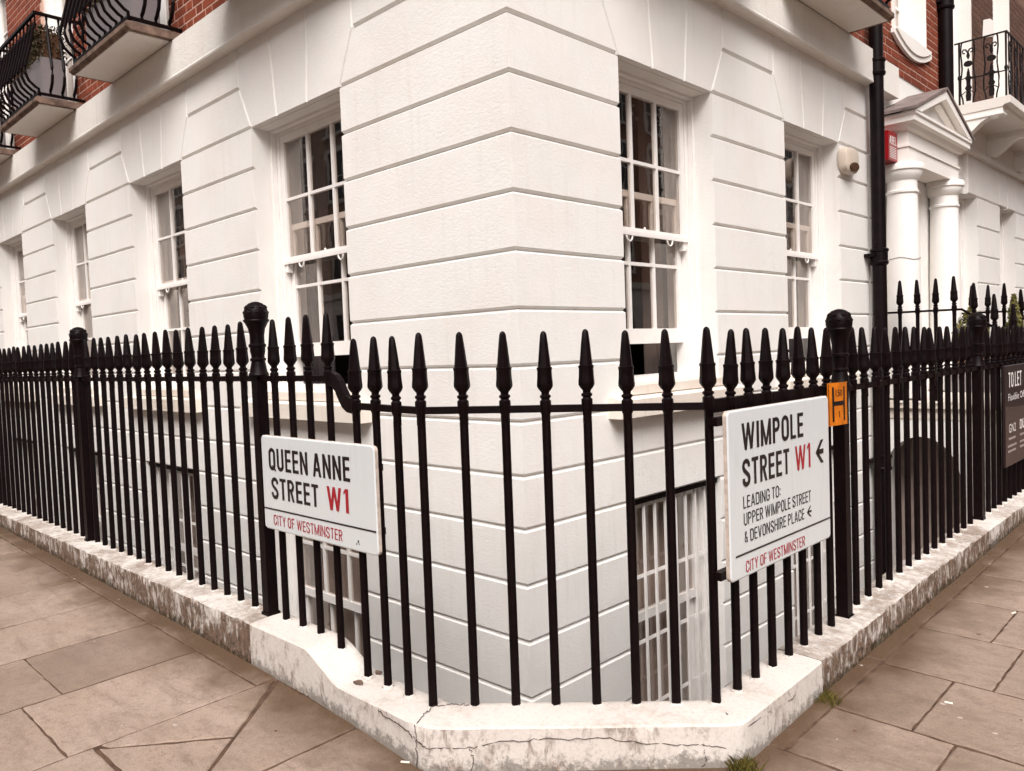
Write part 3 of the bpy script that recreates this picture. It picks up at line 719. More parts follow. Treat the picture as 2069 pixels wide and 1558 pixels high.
# ================================================================== NEIGHBOUR
NB = root('neighbour_house', (0, 7.2, 0), 'brown brick neighbouring house with white ground floor beyond the second black downpipe', 'building')
NW = [(7.72, 8.55), (9.63, 10.52), (11.6, 12.5)]
nb = MB(); e = 7.2
for a, b in NW+[(14, None)]:
    nb.box((e, -.4, -2.3), (a, -.05, 3.74), RW)
    if b is None: break
    nb.box((a, -.4, 3.26), (b, -.05, 3.74), RW); nb.box((a, -.4, -2.3), (b, -.05, 1.3), RW); e = b
NWALL = nb.obj('wall', 'stucco', NB)
nz_ = [3.26, 2.89, 2.52, 2.17, 1.80, 1.44, 1.07]
for i, (a, b) in enumerate(NW):
    n = NW[i+1][0] if i+1 < len(NW) else 14
    for z1, z0 in zip(nz_[:-1], nz_[1:]): panel([(b, z0), (n, z0), (n, z1), (b, z1)], [ci, 0, ci, 0], RW).obj('stone_block', 'stucco', NWALL)
    m1 = (b+n)/2
    for q0, q1 in ((b-.83/2, b+.02), (b+.02, n-.02), (n-.02, n+.4)) if i < 2 else ((b, n),): panel([(q0, 3.26), (q1, 3.26), (q1, 3.74), (q0, 3.74)], [ci, .0085, 0, .0085], RW, .012).obj('stone_block', 'stucco', NWALL)
for z1, z0 in zip(nz_[:-1], nz_[1:]): panel([(7.2, z0), (7.72, z0), (7.72, z1), (7.2, z1)], [ci, 0, ci, 0], RW).obj('stone_block', 'stucco', NWALL)
nbm = MB(); nbm.box((7.2, -.4, 3.74), (14, .06, 3.80), RW); nbm.box((7.2, -.4, 3.80), (14, .012, 4.12), RW); nbm.obj('string_course', 'band', NB)
for a, b in NW:
    fb = MB(); fb.box((a+.001, -.3, 1.3), (a+.06, -.16, 3.258), RW); fb.box((b-.06, -.3, 1.3), (b-.001, -.16, 3.258), RW); fb.box((a+.06, -.3, 3.2), (b-.06, -.16, 3.258), RW)
    W = fb.obj('window', 'woodwhite', NB); u = MB(); cs = sash(u, RW, a+.062, b-.062, 2.25, 3.198, -.22, -.19, .045, .045, .04, 2, 2); cs += sash(u, RW, a+.066, b-.066, 1.32, 2.28, -.26, -.225, .045, .04, .08, 2, 2)
    u.obj('sash', 'woodwhite', W)
    for j, (p0, p1, z0, z1) in enumerate(cs): n = -.205 if j < 4 else -.242; MB().box((p0, n-.002, z0), (p1, n+.002, z1), RW).obj('pane', 'glass', W)
    MB().box((a, -.42, 1.3), (b, -.41, 3.26), RW).obj('blind', 'curtain', W)
NU = [(7.50, 8.37, 4.25, 6.8), (9.38, 10.28, 4.25, 6.8), (11.3, 12.2, 4.25, 6.8)]
brickwork(RW, NB, 7.2, 14, 4.12, 6.3, NU, 'brick_brown', 'mortar_brown', 11, 60)
for a, b, c, d in NU:
    fb = MB(); fb.box((a+.001, -.35, c), (a+.05, -.002, d), RW); fb.box((b-.05, -.35, c), (b-.001, -.002, d), RW); fb.box((a+.05, -.35, c), (a+.10, -.2, d), RW); fb.box((b-.10, -.35, c), (b-.05, -.2, d), RW)
    W = fb.obj('tall_window', 'trim', NB); u = MB(); cs = sash(u, RW, a+.10, b-.10, c, d, -.29, -.25, .05, .05, .08, 1, 4, .03); u.obj('sash', 'woodwhite', W)
    for p0, p1, z0, z1 in cs: MB().box((p0, -.272, z0), (p1, -.268, z1), RW).obj('pane', 'glass', W)
    MB().box((a+.06, -.36, c), (b-.06, -.35, d), RW).obj('blind', 'drape_pale', W)
# its balcony: stone slab, scroll brackets, cast-iron railing
bs = MB(); bs.prism([(0, 4.10), (.50, 4.10), (.52, 4.12), (.58, 4.13), (.58, 4.21), (0, 4.21)], 7.58, 11.0, lambda u, n, z: (u, n, z)); BS = bs.obj('balcony_slab', 'soffit', NB)
for cy in (7.66, 9.05, 10.5):
    pr_ = [(0.005, 4.099)]+[(.50, 4.099), (.50, 4.03), (.44, 4.0), (.36, 4.01), (.28, 3.97), (.2, 3.9), (.12, 3.84), (0.005, 3.80)]
    MB().prism(pr_, cy-.07, cy+.07, lambda u, n, z: (u, n, z)).obj('bracket', 'trim', BS)
    MB().prism([(0.004, 4.02), (.51, 4.02), (.51, 4.04), (0.004, 4.04)], cy-.085, cy+.085, lambda u, n, z: (u, n, z)).obj('bracket_moulding', 'trim', BS)
def ironpanel(f, parent, T9=.009):                    # f(s,z) -> world; one lyre-shaped panel 0.16 wide
    b = MB()
    for s in (-1, 1):
        b.tube([f(s*q, z) for q, z in ((.050, 0), (.055, .06), (.075, .14), (.078, .24), (.068, .34), (.06, .42), (.065, .52), (.072, .60), (.068, .70), (.062, .72))], .0095, 5)
        b.tube([f(s*q, z) for q, z in ((.0, .60), (.02, .635), (.045, .64), (.055, .62), (.05, .60), (.03, .595))], .009, 5)
        b.tube([f(s*.07, .12), f(s*.03, .15), f(0, .15)], .006, 5); b.tube([f(s*.072, .30), f(s*.03, .31), f(0, .29)], .006, 5)
    def leaf(pts): b.add([f(*p) for p in pts]+[tuple(Vector(f(*p))+Vector((.006, .010, 0))) for p in pts], [tuple(range(len(pts))), tuple(range(2*len(pts)-1, len(pts)-1, -1))]+[(i, (i+1) % len(pts), len(pts)+(i+1) % len(pts), len(pts)+i) for i in range(len(pts))])
    leaf([(-.02, .04), (.02, .04), (.026, .1), (.018, .16), (.034, .19), (.018, .22), (.02, .28), (.036, .31), (.015, .33), (.012, .37), (0, .42), (-.012, .37), (-.015, .33), (-.036, .31), (-.02, .28), (-.018, .22), (-.034, .19), (-.018, .16), (-.026, .1)])
    leaf([(.06*math.cos(a)*.75, .47+.035*math.sin(a)) for a in [i*math.pi/6 for i in range(12)]])
    leaf([(0, .52), (.016, .56), (.006, .60), (-.006, .60), (-.016, .56)])
    b.obj('lyre_panel', 'iron_rough', parent)
for xx in (.14, .38): ironpanel(lambda s, z, xx=xx: (xx+s, 7.63, 4.215+z), BS)
for i in range(12): ironpanel(lambda s, z, i=i: (.535, 7.80+i*.27+s, 4.215+z), BS)
b = MB(); b.box((0, 7.622, 4.935), (.545, 7.638, 4.951)); b.box((.527, 7.639, 4.935), (.543, 11, 4.951)); b.box((.15, 7.622, 4.50), (.545, 7.636, 4.512)); b.obj('rail', 'iron_rough', BS)
for p_ in ((.53, 7.63), (.05, 7.63)): MB().lathe([(.012, 0), (.012, .3), (.02, .32), (.02, .34), (.01, .36), (.012, .72)], (p_[0], p_[1], 4.211), 8).obj('standard', 'iron_rough', BS)
tag(MB().prism([(.29, 4.95), (.41, 4.93), (.405, 5.10), (.37, 5.14), (.30, 5.145)], 7.655, 7.675, lambda u, n, z: (u, n, z)).obj('white_board', 'trim'), 'white board with a cut corner standing behind the cast-iron balcony railing', 'board')

# ================================================================== DOWNPIPES, ALARM BOXES
def downpipe(x, y, z0, z1, r, joints, label, hopper=False):
    T = root('downpipe', (x, y, z0), label, 'drainpipe', None)
    MB().lathe([(r, z0), (r, z1)], (x, y, 0), 18).obj('pipe', 'pipe', T, True)
    for z in joints:
        MB().lathe([(r+.003, z-.09), (r+.016, z-.08), (r+.02, z-.06), (r+.012, z-.05), (r+.012, z+.03), (r+.02, z+.04), (r+.02, z+.06), (r+.003, z+.07)], (x, y, 0), 18).obj('socket', 'pipe', T, True)
        MB().box((0.0 if x > 0 else x, y-.10, z-.01), (x-.01, y+.10, z+.02)).obj('ear', 'pipe', T)
    return T
downpipe(.105, 4.80, -2.3, 6.5, .062, (2.28, 4.02, .35), 'black cast-iron downpipe at the end of the white facade, beside the portico')
T = downpipe(.07, 7.05, 3.9, 7.0, .075, (5.25,), 'black cast-iron downpipe between the orange brick and brown brick houses')
al = MB(); kA = 28
def sq(r1, r2, n, zc):
    o_ = []
    for i in range(kA):
        a = 2*math.pi*i/kA; c_, s_ = math.cos(a), math.sin(a); e = .55
        o_.append((n, 4.29+r1*math.copysign(abs(c_)**e, c_), zc+r2*math.copysign(abs(s_)**e, s_)))
    return o_
rings = [sq(.145, .115, .001, 3.095), sq(.145, .115, .045, 3.095), sq(.138, .108, .068, 3.098), sq(.115, .085, .080, 3.105), sq(.07, .05, .084, 3.11)]
al.add([p for r in rings for p in r], [tuple(range(kA-1, -1, -1)), tuple(range(4*kA, 5*kA))]+[(j*kA+i, j*kA+(i+1) % kA, (j+1)*kA+(i+1) % kA, (j+1)*kA+i) for j in range(4) for i in range(kA)])
AL = tag(al.obj('alarm_sounder', 'alarm_cream', None, True), 'cream alarm sounder box on the white wall beside the downpipe', 'alarm box')
b = MB(); b.lathe([(.001, .0), (.105, .0), (.105, .018), (.085, .022), (.001, .012)], (0, 0, 0), 24); b.v = [(.0835+z*.5+.10*y, 4.29+x*.9, 3.035+y*.34) for x, y, z in b.v]; b.obj('lens', 'brown_fallen', AL, True)
rbx = MB(); rbx.box((.0, 4.935, 3.185), (.155, 5.175, 3.455)); o = rbx.obj('bell_box', 'red_plastic')
tag(o, 'red alarm bell box with white lettering beside the portico capital', 'alarm box')

# ================================================================== KERB WALL UNDER THE RAILINGS
KW = root('kerb_wall', (.9, -.8, -.05), 'low white-painted kerb wall with flaking paint under the black railings', 'wall')
def ktop(x, y):
    if y < -1.0 and x < .545:
        if x < -.46: return .195
        if x < -.02:
            t_ = (x+.46)/.44; t_ = t_*t_*(3-2*t_); t_ = max(0, min(1, (t_-.12)/.80)); return .195-.095*t_
        return .100+.030*(x+.02)/.56
    if x < 1.42 and y < -.37: return .13-.008*(y+1.16)/.79
    y_ = max(y, -.375)
    pts = [(-.375, .122), (.39, .13), (.94, .143), (1.77, .172), (3.3, .192), (30, .20)]
    for (a, za), (b_, zb) in zip(pts[:-1], pts[1:]):
        if a <= y_ <= b_: return za+(zb-za)*(y_-a)/(b_-a)
    return .2
def resample(path, step):
    r = [path[0]]
    for a, b_ in zip(path[:-1], path[1:]):
        l = math.hypot(b_[0]-a[0], b_[1]-a[1]); k = max(1, int(l/step))
        r += [(a[0]+(b_[0]-a[0])*i/k, a[1]+(b_[1]-a[1])*i/k) for i in range(1, k+1)]
    return r
def kerbstone(path, step, key, rough):
    P = resample(path, step)
    def sec(i):
        x, y = P[i]; zt = ktop(x, y); g_ = ground(x, y)
        zz = [g_-.06, g_+.01]+[g_+.01+(zt-.014-g_-.01)*q for q in (.25, .5, .75)]
        return [(-.215, -2.3)]+[(0, z) for z in zz]+[(0, zt-.007), (-.006, zt), (-.03, zt+.002), (-.07, zt+.004), (-.13, zt+.007), (-.17, zt+.006), (-.20, zt+.002), (-.215, zt-.012)]
    b = MB().sweep(sec, P)
    nv = []
    for x, y, z in b.v:
        if z < -1: nv.append((x, y, z)); continue
        p = Vector((x, y, z)); d = noise.noise_vector(p*11)*rough*.45+noise.noise_vector(p*33)*rough*.45
        nv.append((x+d.x, y+d.y, z+d.z*.8))
    b.v = nv
    return b.obj('kerb_stone', key, KW, True)
KL = [(-14, -1.10), (-6.6, -1.10)]; kerbstone(KL, .4, 'kerb_old', .004)
for a, b_ in ((-6.596, -4.4), (-4.396, -2.6), (-2.596, -.905)): kerbstone([(a, -1.10), (b_, -1.10)],   .035, 'kerb_old', .009)
kerbstone([(-.90, -1.10), (-.4, -1.10), (.0, -1.122), (.50, -1.157), (.545, -1.152), (.60, -1.115), (1.375, -.415), (1.415, -.37), (1.42, -.32), (1.412, .1), (1.408, .352)], .03, 'kerb_new', .0035)
kerbstone([(1.406, .358), (1.40, 1.0), (1.40, 2.9)], .035, 'kerb_old', .009); kerbstone([(1.40, 2.905), (1.40, 5.0)], .05, 'kerb_old', .006); kerbstone([(1.40, 5.005), (1.40, 14)], .4, 'kerb_old', .004)
def crack(pts, out_, wd=.0016, seed=1):
    r = random.Random(seed); q = []
    for a, b_ in zip(pts[:-1], pts[1:]):
        k = 9
        for i in range(k): t_ = i/k; q.append(Vector(a).lerp(Vector(b_), t_)+Vector((r.uniform(-1, 1), r.uniform(-1, 1), r.uniform(-1, 1)))*.0045)
    q.append(Vector(pts[-1])); MB().tube([p+Vector(out_)*.0 for p in q], wd, 4).obj('crack', 'crack', KW)
fa, fbv = Vector((.60, -1.115)), Vector((1.375, -.415)); fd = (fbv-fa); fn = Vector((.67, -.742))
def fp(s, z, o_=.0015): p = fa+fd*s+fn*o_; return (p.x, p.y, z)
crack([fp(-.06, .055), fp(.06, .048), fp(.22, .075), fp(.38, .082), fp(.6, .078), fp(.74, .055), fp(.9, .05), fp(1.0, .035)], (0, 0, 0), .0013, 3)
crack([fp(.1, .05), fp(.11, .0), fp(.09, -.05)], (0, 0, 0), .0013, 4); crack([fp(.92, .05), fp(.93, .0), fp(.91, -.05)], (0, 0, 0), .0013, 5)
crack([(.545, -1.156, .055), (.48, -1.16, .075), (.40, -1.156, .095), (.31, -1.148, .09), (.24, -1.142, .10)], (0, 0, 0), .0017, 6)
crack([(.50, -1.159, .125), (.505, -1.16, .06), (.50, -1.159, -.04)], (0, 0, 0), .0015, 7); crack([(.50, -1.155, .131), (.47, -1.08, .138), (.45, -1.03, .139), (.50, -.96, .138), (.56, -.925, .135)], (0, 0, 0), .0015, 8)
crack([(1.418, -.33, .10), (1.413, -.1, .085), (1.411, .0, .07), (1.411, .08, .075)], (0, 0, 0), .0015, 9)

# ================================================================== RAILINGS
shank = [(.0155, 0), (.0155, 1)]
def spearhead():
    b = MB()
    b.lathe([(.0155, -.06), (.0158, -.02), (.0200, -.010), (.0200, .032), (.016, .036), (.014, .040), (.0195, .046), (.0195, .053), (.0135, .058), (.0145, .066), (.023, .077), (.0285, .088), (.0285, .099), (.0268, .12), (.0258, .148), (.0275, .155), (.0275, .161), (.0235, .1635), (.0225, .17), (.0155, .25), (.0115, .287), (.0085, .295), (.003, .300)], (0, 0, 0), 8)
    b.v = [(x*1.12, y*1.12, z) for x, y, z in b.v]
    return b.mesh('spearhead', 'iron', True)
SPEAR = spearhead()
bars = {}
def barmesh(h):
    k = round(h, 3)
    if k not in bars: bars[k] = MB().lathe([(.0190, 0), (.0176, .05), (.0171, k)], (0, 0, 0), 10).mesh('picket', 'iron', True)
    return bars[k]
def picket(T, x, y, zb, zr):
    o = link('picket', barmesh(zr-zb-.05), T, Vector((x, y, zb)))
    s = link('spearhead', SPEAR, o, Vector((x, y, zr+rs.uniform(-.006, .004))), rs.uniform(0, 1)); s.rotation_euler.x = rs.gauss(0, .014); s.rotation_euler.y = rs.gauss(0, .014)
    if -6 < x and y < 5: link('caulking', CAULK, KW, Vector((x, y, zb+.004)), rs.uniform(0, 6))
    return o
CAULK = MB().lathe([(.030, -.012), (.028, .001), (.022, .006), (.017, .009)], (0, 0, 0), 10); CAULK.v = [(x*(1+.25*math.sin(i*2.3)), y*(1+.2*math.cos(i*1.7)), z) for i, (x, y, z) in enumerate(CAULK.v)]; CAULK = CAULK.mesh('caulking', 'kerb_new', True)
def finial():
    b = MB(); b.lathe([(.05, .012), (.052, .02), (.044, .035), (.037, .075), (.034, .088), (.040, .094), (.040, .102), (.033, .108), (.033, .118), (.038, .14), (.038, .158), (.044, .164), (.044, .174), (.037, .18), (.036, .22), (.042, .255), (.056, .284), (.066, .296), (.064, .302)], (0, 0, 0), 16)
    b.lathe([(.0585, .300), (.062, .325), (.059, .35), (.050, .37), (.035, .385), (.016, .392), (.003, .394)], (0, 0, 0), 16)
    for j, (r, z) in enumerate(((.060, .315), (.0625, .335), (.056, .36))):
        for i in range(8):
            a = 2*math.pi*(i+.5*(j % 2))/8; b.lathe([(.001, -.014), (.011, -.006), (.014, .004), (.008, .013), (.001, .017)], (r*math.cos(a)*.82, r*math.sin(a)*.82, z), 6)
    return b.mesh('finial', 'iron', True)
FIN = finial()
def post(T, x, y, zb, zr, hw=.029):
    b = MB(); b.box((-hw, -hw, 0), (hw, hw, zr+.012-zb)); b.box((-hw-.006, -hw-.006, -.0), (hw+.006, hw+.006, .025))
    me = b.mesh('post', 'iron'); o = link('post', me, T, Vector((x, y, zb))); link('finial', FIN, o, Vector((x, y, zr)))
def rail(T, pts, hw=.012, hh=.014, name='rail'): return MB().tube(pts, .01, 4, (hw*1.414, hh*1.414)).obj(name, 'iron', T)
# left run
RLf = root('iron_railing', (-6, -.96, .2), 'black spear-topped railing run on the left, higher rail, along the kerb wall', 'railing', 'black iron railings')
rail(RLf, [(-13.5, -.96, 1.425), (-.965, -.96, 1.425)])
x = -1.10
xs_ = []
while x > -13.4:
    if abs(x+3.66) > .07 and abs(x+6.4) > .07 and abs(x+9.1) > .07 and abs(x+11.8) > .07: picket(RLf, x, -.96, .197, 1.425)
    x -= .1605
for x in (-3.66, -6.4, -9.1, -11.8): post(RLf, x, -.96, .19, 1.425)
# front run wraps the corner from the left post to the right post
RF = root('iron_railing', (.9, -.65, .12), 'black railing run wrapping the chamfered corner between two ball-topped posts, with swan-neck step', 'railing', 'black iron railings')
post(RF, -.935, -.96, .19, 1.425)
hx = [-.775, -.615, -.455, -.285]
for x in hx: picket(RF, x, -.962, .197 if x < -.4 else .165, 1.425)
rail(RF, [(-.905, -.96, 1.425), (-.27, -.963, 1.425)])
sw = [(-.285, -.963, 1.424), (-.25, -.965, 1.422), (-.215, -.968, 1.412), (-.185, -.972, 1.390), (-.155, -.977, 1.355), (-.125, -.982, 1.325), (-.09, -.986, 1.309), (-.05, -.989, 1.305)]
MB().tube(sw, .02, 4, (.020, .046)).obj('swan_neck', 'iron', RF)
low = [(-.04, -.99), (.118, -1.0), (.276, -1.012), (.437, -1.018)]
fr_ = [(.437+(1.268-.437)*q, -1.018+(-.292+1.018)*q) for q in (0, .1505, .297, .439, .583, .722, .861, 1.0)]
for i, (x, y) in enumerate(low[:-1]): picket(RF, x, y, .108+.006*i, 1.302)
for i, (x, y) in enumerate(fr_): picket(RF, x, y, .124, 1.300-.018*i/7)
rail(RF, [(-.06, -.989, 1.306), (.437, -1.018, 1.300)]); rail(RF, [(.437, -1.018, 1.300), (1.268, -.292, 1.282)]); 
for y in (-.145, .005, .158, .312, .465, .62, .765): picket(RF, 1.278, y, .128, 1.278)
rail(RF, [(1.268, -.292, 1.281), (1.278, .93, 1.274)], .014, .026)
post(RF, 1.276, .93, .13, 1.27)
MB().box((1.25, .68, 1.285), (1.31, .95, 1.30)).obj('foot_plate', 'iron', RF)
# right run
RR = root('iron_railing', (1.27, 4, .15), 'black spear-topped railing run on the right, receding past the portico', 'railing', 'black iron railings')
rail(RR, [(1.276, .97, 1.272), (1.262, 13.5, 1.285)])
y = 1.09
while y < 13.4:
    if min(abs(y-q) for q in (3.35, 6.0, 8.6, 11.2)) > .07: picket(RR, 1.274-.001*(y-1), y, ktop(1.4, y)+.004, 1.273)
    y += .1565
for y in (3.35, 6.0, 8.6, 11.2): post(RR, 1.27, y, ktop(1.4, y), 1.273)
# taller railings flanking the entrance steps
def entry(y, label):
    T = root('iron_railing', (.4, y, .9), label, 'railing', 'black iron railings')
    rail(T, [(.02, y, 1.748), (.74, y, 1.743), (1.24, y, 1.40)], .010, .010)
    for x in (.06, .215, .37, .525, .68): picket(T, x, y, .90, 1.745)
    for x, z in ((.84, 1.675), (1.0, 1.565), (1.14, 1.47)): picket(T, x, y, .90-.3*(x-.74), z)
entry(4.995, 'tall black spear-topped railing at the left side of the entrance bridge'); entry(6.76, 'tall black spear-topped railing at the right side of the entrance bridge')

# ================================================================== SIGNS
def textmesh(s, bold=.02):
    cu = bpy.data.curves.new('t', 'FONT'); cu.body = s; cu.size = 1; cu.offset = bold; cu.resolution_u = 4; cu.fill_mode = 'FRONT'
    o = bpy.data.objects.new('t', cu); C.objects.link(o); dg = bpy.context.evaluated_depsgraph_get(); dg.update()
    me = bpy.data.meshes.new_from_object(o.evaluated_get(dg)); bpy.data.objects.remove(o); bpy.data.curves.remove(cu); return me
def arc(cx, cy, rx, ry, a0, a1, n=10): return [(cx+rx*math.cos(math.radians(a0+(a1-a0)*i/n)), cy+ry*math.sin(math.radians(a0+(a1-a0)*i/n))) for i in range(n+1)]
def ribbon(P, t_, closed=False):
    q = []; k = len(P)
    for i in range(k):
        a = P[i-1] if (i > 0 or closed) else P[i]; c = P[(i+1) % k] if (i < k-1 or closed) else P[i]
        d = Vector((c[0]-a[0], c[1]-a[1])).normalized(); n = Vector((-d.y, d.x))*t_/2; q.append(((P[i][0]+n.x, P[i][1]+n.y), (P[i][0]-n.x, P[i][1]-n.y)))
    return [[q[i][0], q[(i+1) % k][0], q[(i+1) % k][1], q[i][1]] for i in range(k if closed else k-1)]
def para(x0, x1, y0, y1, wd): return [[(x0-wd/2, y0), (x0+wd/2, y0), (x1+wd/2, y1), (x1-wd/2, y1)]]
def bar(x0, x1, y0, y1): return [[(x0, y0), (x1, y0), (x1, y1), (x0, y1)]]
def glyph(c, t_):
    h = t_/2; w_ = .55; tv = t_*.86; hv = tv/2; Rr = .26; S = []
    def stem(x): return bar(x-h, x+h, 0, 1)
    if c == ' ': return .13, []
    if c == 'I': return t_, stem(h)
    if c == '1': return .27, bar(.27-t_, .27, 0, 1)+[[(.27-t_, 1), (.27-t_, .86), (.0, .74), (.0, .86)]]
    if c == ':': return t_, bar(0, t_, .12, .12+t_)+bar(0, t_, .58, .58+t_)
    if c == 'E': w_ = .46; return w_, stem(h)+bar(t_, w_, 1-tv, 1)+bar(t_, w_*.94, .52-hv, .52+hv)+bar(t_, w_, 0, tv)
    if c == 'F': w_ = .45; return w_, stem(h)+bar(t_, w_, 1-tv, 1)+bar(t_, w_*.92, .52-hv, .52+hv)
    if c == 'L': w_ = .43; return w_, stem(h)+bar(t_, w_, 0, tv)
    if c == 'T': w_ = .48; return w_, bar(0, w_, 1-tv, 1)+bar(w_/2-h, w_/2+h, 0, 1-tv)
    if c == 'H': return w_, stem(h)+stem(w_-h)+bar(t_, w_-t_, .52-hv, .52+hv)
    if c == 'N': w_ = .57; return w_, stem(h)+stem(w_-h)+para(h*1.02, w_-h*1.02, .999, .001, t_*.98)
    if c == 'M': w_ = .72; return w_, stem(h)+stem(w_-h)+para(h, w_/2, .999, .02, t_*.85)+para(w_-h, w_/2, .998, .021, t_*.85)
    if c == 'A': w_ = .60; return w_, para(h, w_/2-h*.2, 0, 1, t_)+para(w_-h, w_/2+h*.2, .001, .999, t_)+bar(.2*w_+h*.5, .8*w_-h*.5, .24, .24+tv)
    if c == 'V': w_ = .58; return w_, para(h, w_/2-h*.15, 1, 0, t_)+para(w_-h, w_/2+h*.15, .999, .001, t_)
    if c == 'W': w_ = .86; return w_, para(h, w_*.29, 1, 0, t_*.92)+para(w_*.5, w_*.29, .999, .001, t_*.85)+para(w_*.5, w_*.71, .998, .002, t_*.85)+para(w_-h, w_*.71, .997, .003, t_*.92)
    if c == 'Y': return w_, para(h, w_/2, 1, .42, t_)+para(w_-h, w_/2, .999, .421, t_)+bar(w_/2-h, w_/2+h, 0, .44)
    cx = w_/2; rx = w_/2-h
    if c in 'OQ0':
        S = ribbon(arc(cx, 1-Rr, rx, Rr-hv, 0, 180)+arc(cx, Rr, rx, Rr-hv, 180, 360), t_, True)
        if c == 'Q': S += para(w_*.98, w_*.58, -.03, .22, t_*.8)
        return w_, S
    if c == 'C': return w_, ribbon([(w_-h, .64)]+arc(cx, 1-Rr, rx, Rr-hv, 0, 180)+arc(cx, Rr, rx, Rr-hv, 180, 360)+[(w_-h, .36)], t_)
    if c == 'G': return w_, ribbon([(w_-h, .66)]+arc(cx, 1-Rr, rx, Rr-hv, 0, 180)+arc(cx, Rr, rx, Rr-hv, 180, 360)+[(w_-h, .5)], t_)+bar(cx, w_-t_, .5-tv, .5)
    if c == 'U': return w_, ribbon([(h, 1)]+arc(cx, Rr, rx, Rr-hv, 180, 360)+[(w_-h, 1)], t_)
    if c == 'D': return w_, stem(h)+ribbon([(t_, 1-hv), (cx, 1-hv)]+arc(cx, 1-Rr, rx, Rr-hv, 88, 0)+arc(cx, Rr, rx, Rr-hv, 0, -88)+[(cx, hv), (t_, hv)], t_)
    if c in 'PRB':
        w_ = .52; cx = w_/2; rx = w_/2-h; r2 = .28-hv
        S = stem(h)+ribbon([(t_, 1-hv), (cx, 1-hv)]+arc(cx, 1-hv-r2, rx, r2, 88, -88)+[(cx, 1-hv-2*r2), (t_, 1-hv-2*r2)], t_*.95)
        if c == 'R': S += para(w_-h*.95, cx*1.05, 0, .46, t_)
        if c == 'B': S += ribbon([(t_, hv), (cx, hv)]+arc(cx, .26, rx, .26-hv, -88, 88)+[(cx, .52-hv)], t_*.9)
        return w_, S
    if c == 'S': return w_, ribbon([(w_-h, .70)]+arc(cx, .76, rx, .24-hv, 0, 180, 12)+arc(cx, .74, rx, .19, 180, 235, 5)+arc(cx, .26, rx, .20, 55, 0, 5)+arc(cx, .24, rx, .24-hv, 0, -180, 12)+[(h, .30)], t_)
    if c == '&': w_ = .52; return w_, ribbon([(w_-.02, .02), (.12, .70), (.11, .84), (.20, .93), (.30, .86), (.29, .74), (.09, .42), (.07, .22), (.18, .07), (.32, .10), (.44, .46)], t_*.8)
    return None
def letter(s, u0, u1, z0, z1, n, mp, key, parent, bold=.02, name='lettering'):
    wt = .165 if bold > .02 else (.15 if bold > .015 else .125)
    G = [glyph(c, wt) for c in s]
    if all(g is not None for g in G):
        x = 0; q = []
        for g in G: q.append(x); x += g[0]+.12
        W_ = x-.12
        for x0, (gw, polys) in zip(q, G):
            if not polys: continue
            b = MB()
            for i, p in enumerate(polys): b.add([mp(u0+(x0+a)/W_*(u1-u0), n+.00003*i, z0+c*(z1-z0)) for a, c in p], [tuple(range(len(p)))])
            me = bpy.data.meshes.new('letter'); me.from_pydata(b.v, [], b.f); me.materials.append(M[key]); link('letter', me, parent)
        return
    me = textmesh(s, 0); vs_ = [v.co for v in me.vertices]
    x0 = min(v.x for v in vs_); x1 = max(v.x for v in vs_)
    ref = textmesh('E', 0); a0 = min(v.co.y for v in ref.vertices); a1 = max(v.co.y for v in ref.vertices); bpy.data.meshes.remove(ref)
    V = [mp(u0+(v.x-x0)/(x1-x0)*(u1-u0), n, z0+(v.y-a0)/(a1-a0)*(z1-z0)) for v in vs_]
    F = [tuple(p.vertices) for p in me.polygons]; bpy.data.meshes.remove(me)
    out_ = bpy.data.meshes.new(name); out_.from_pydata(V, [], F); out_.materials.append(M[key]); return link(name, out_, parent)
def plate(name, mp, u0, u1, z0, z1, n0, n1, key, edge, rad=.03, parent=None):
    c = []
    for cu_, cz, a0 in ((u1-rad, z1-rad, 0), (u0+rad, z1-rad, 90), (u0+rad, z0+rad, 180), (u1-rad, z0+rad, 270)):
        for i in range(7): a = math.radians(a0+15*i); c.append((cu_+rad*math.cos(a), cz+rad*math.sin(a)))
    k = len(c); q = inset(c, [.006]*k); b = MB()
    v = [mp(u, n1, z) for u, z in q]+[mp(u, n1-.004, z) for u, z in c]+[mp(u, n0, z) for u, z in c]
    b.add(v, [tuple(range(k)), tuple(range(3*k-1, 2*k-1, -1))]+[(j+i, j+(i+1) % k, j+k+(i+1) % k, j+k+i) for j in (0, k) for i in range(k)])
    me = b.mesh(name, key); me.materials.append(M[edge])
    for p in me.polygons:
        if all(abs(me.vertices[i].co.dot(Vector(mp(0, 1, 0))-Vector(mp(0, 0, 0)))-Vector(mp(0, n1, 0)).dot(Vector(mp(0, 1, 0))-Vector(mp(0, 0, 0)))) > .003 for i in p.vertices): p.material_index = 1
    return link(name, me, parent)
FL = lambda u, n, z: (u, -n, z)              # sign on the left fence: u = x
SL = plate('street_sign', FL, -.815, .135, .682, 1.147, 1.012, 1.032, 'enamel', 'sign_edge', .022)
tag(SL, 'white enamel street name plate, two lines with red postcode, on the left railing', 'street sign', 'street name plates')
nL = 1.0335
letter('QUEEN ANNE', -.742, -.045, .98, 1.088, nL, FL, 'enamel_black', SL, .022)
letter('STREET', -.727, -.305, .84, .944, nL, FL, 'enamel_black', SL, .022)
letter('W1', -.235, -.065, .84, .946, nL, FL, 'enamel_red', SL, .022)
letter('CITY OF WESTMINSTER', -.722, -.125, .710, .760, nL, FL, 'enamel_red', SL, .012)
MB().box((-.806, nL, .782), (.128, nL+.0006, .789), FL).obj('divider_line', 'enamel_black', SL)
MB().lathe([(.001, 0), (.006, .0005), (.004, .001)], (0, 0, 0), 7).obj('x', 'crack') if False else None
b = MB()
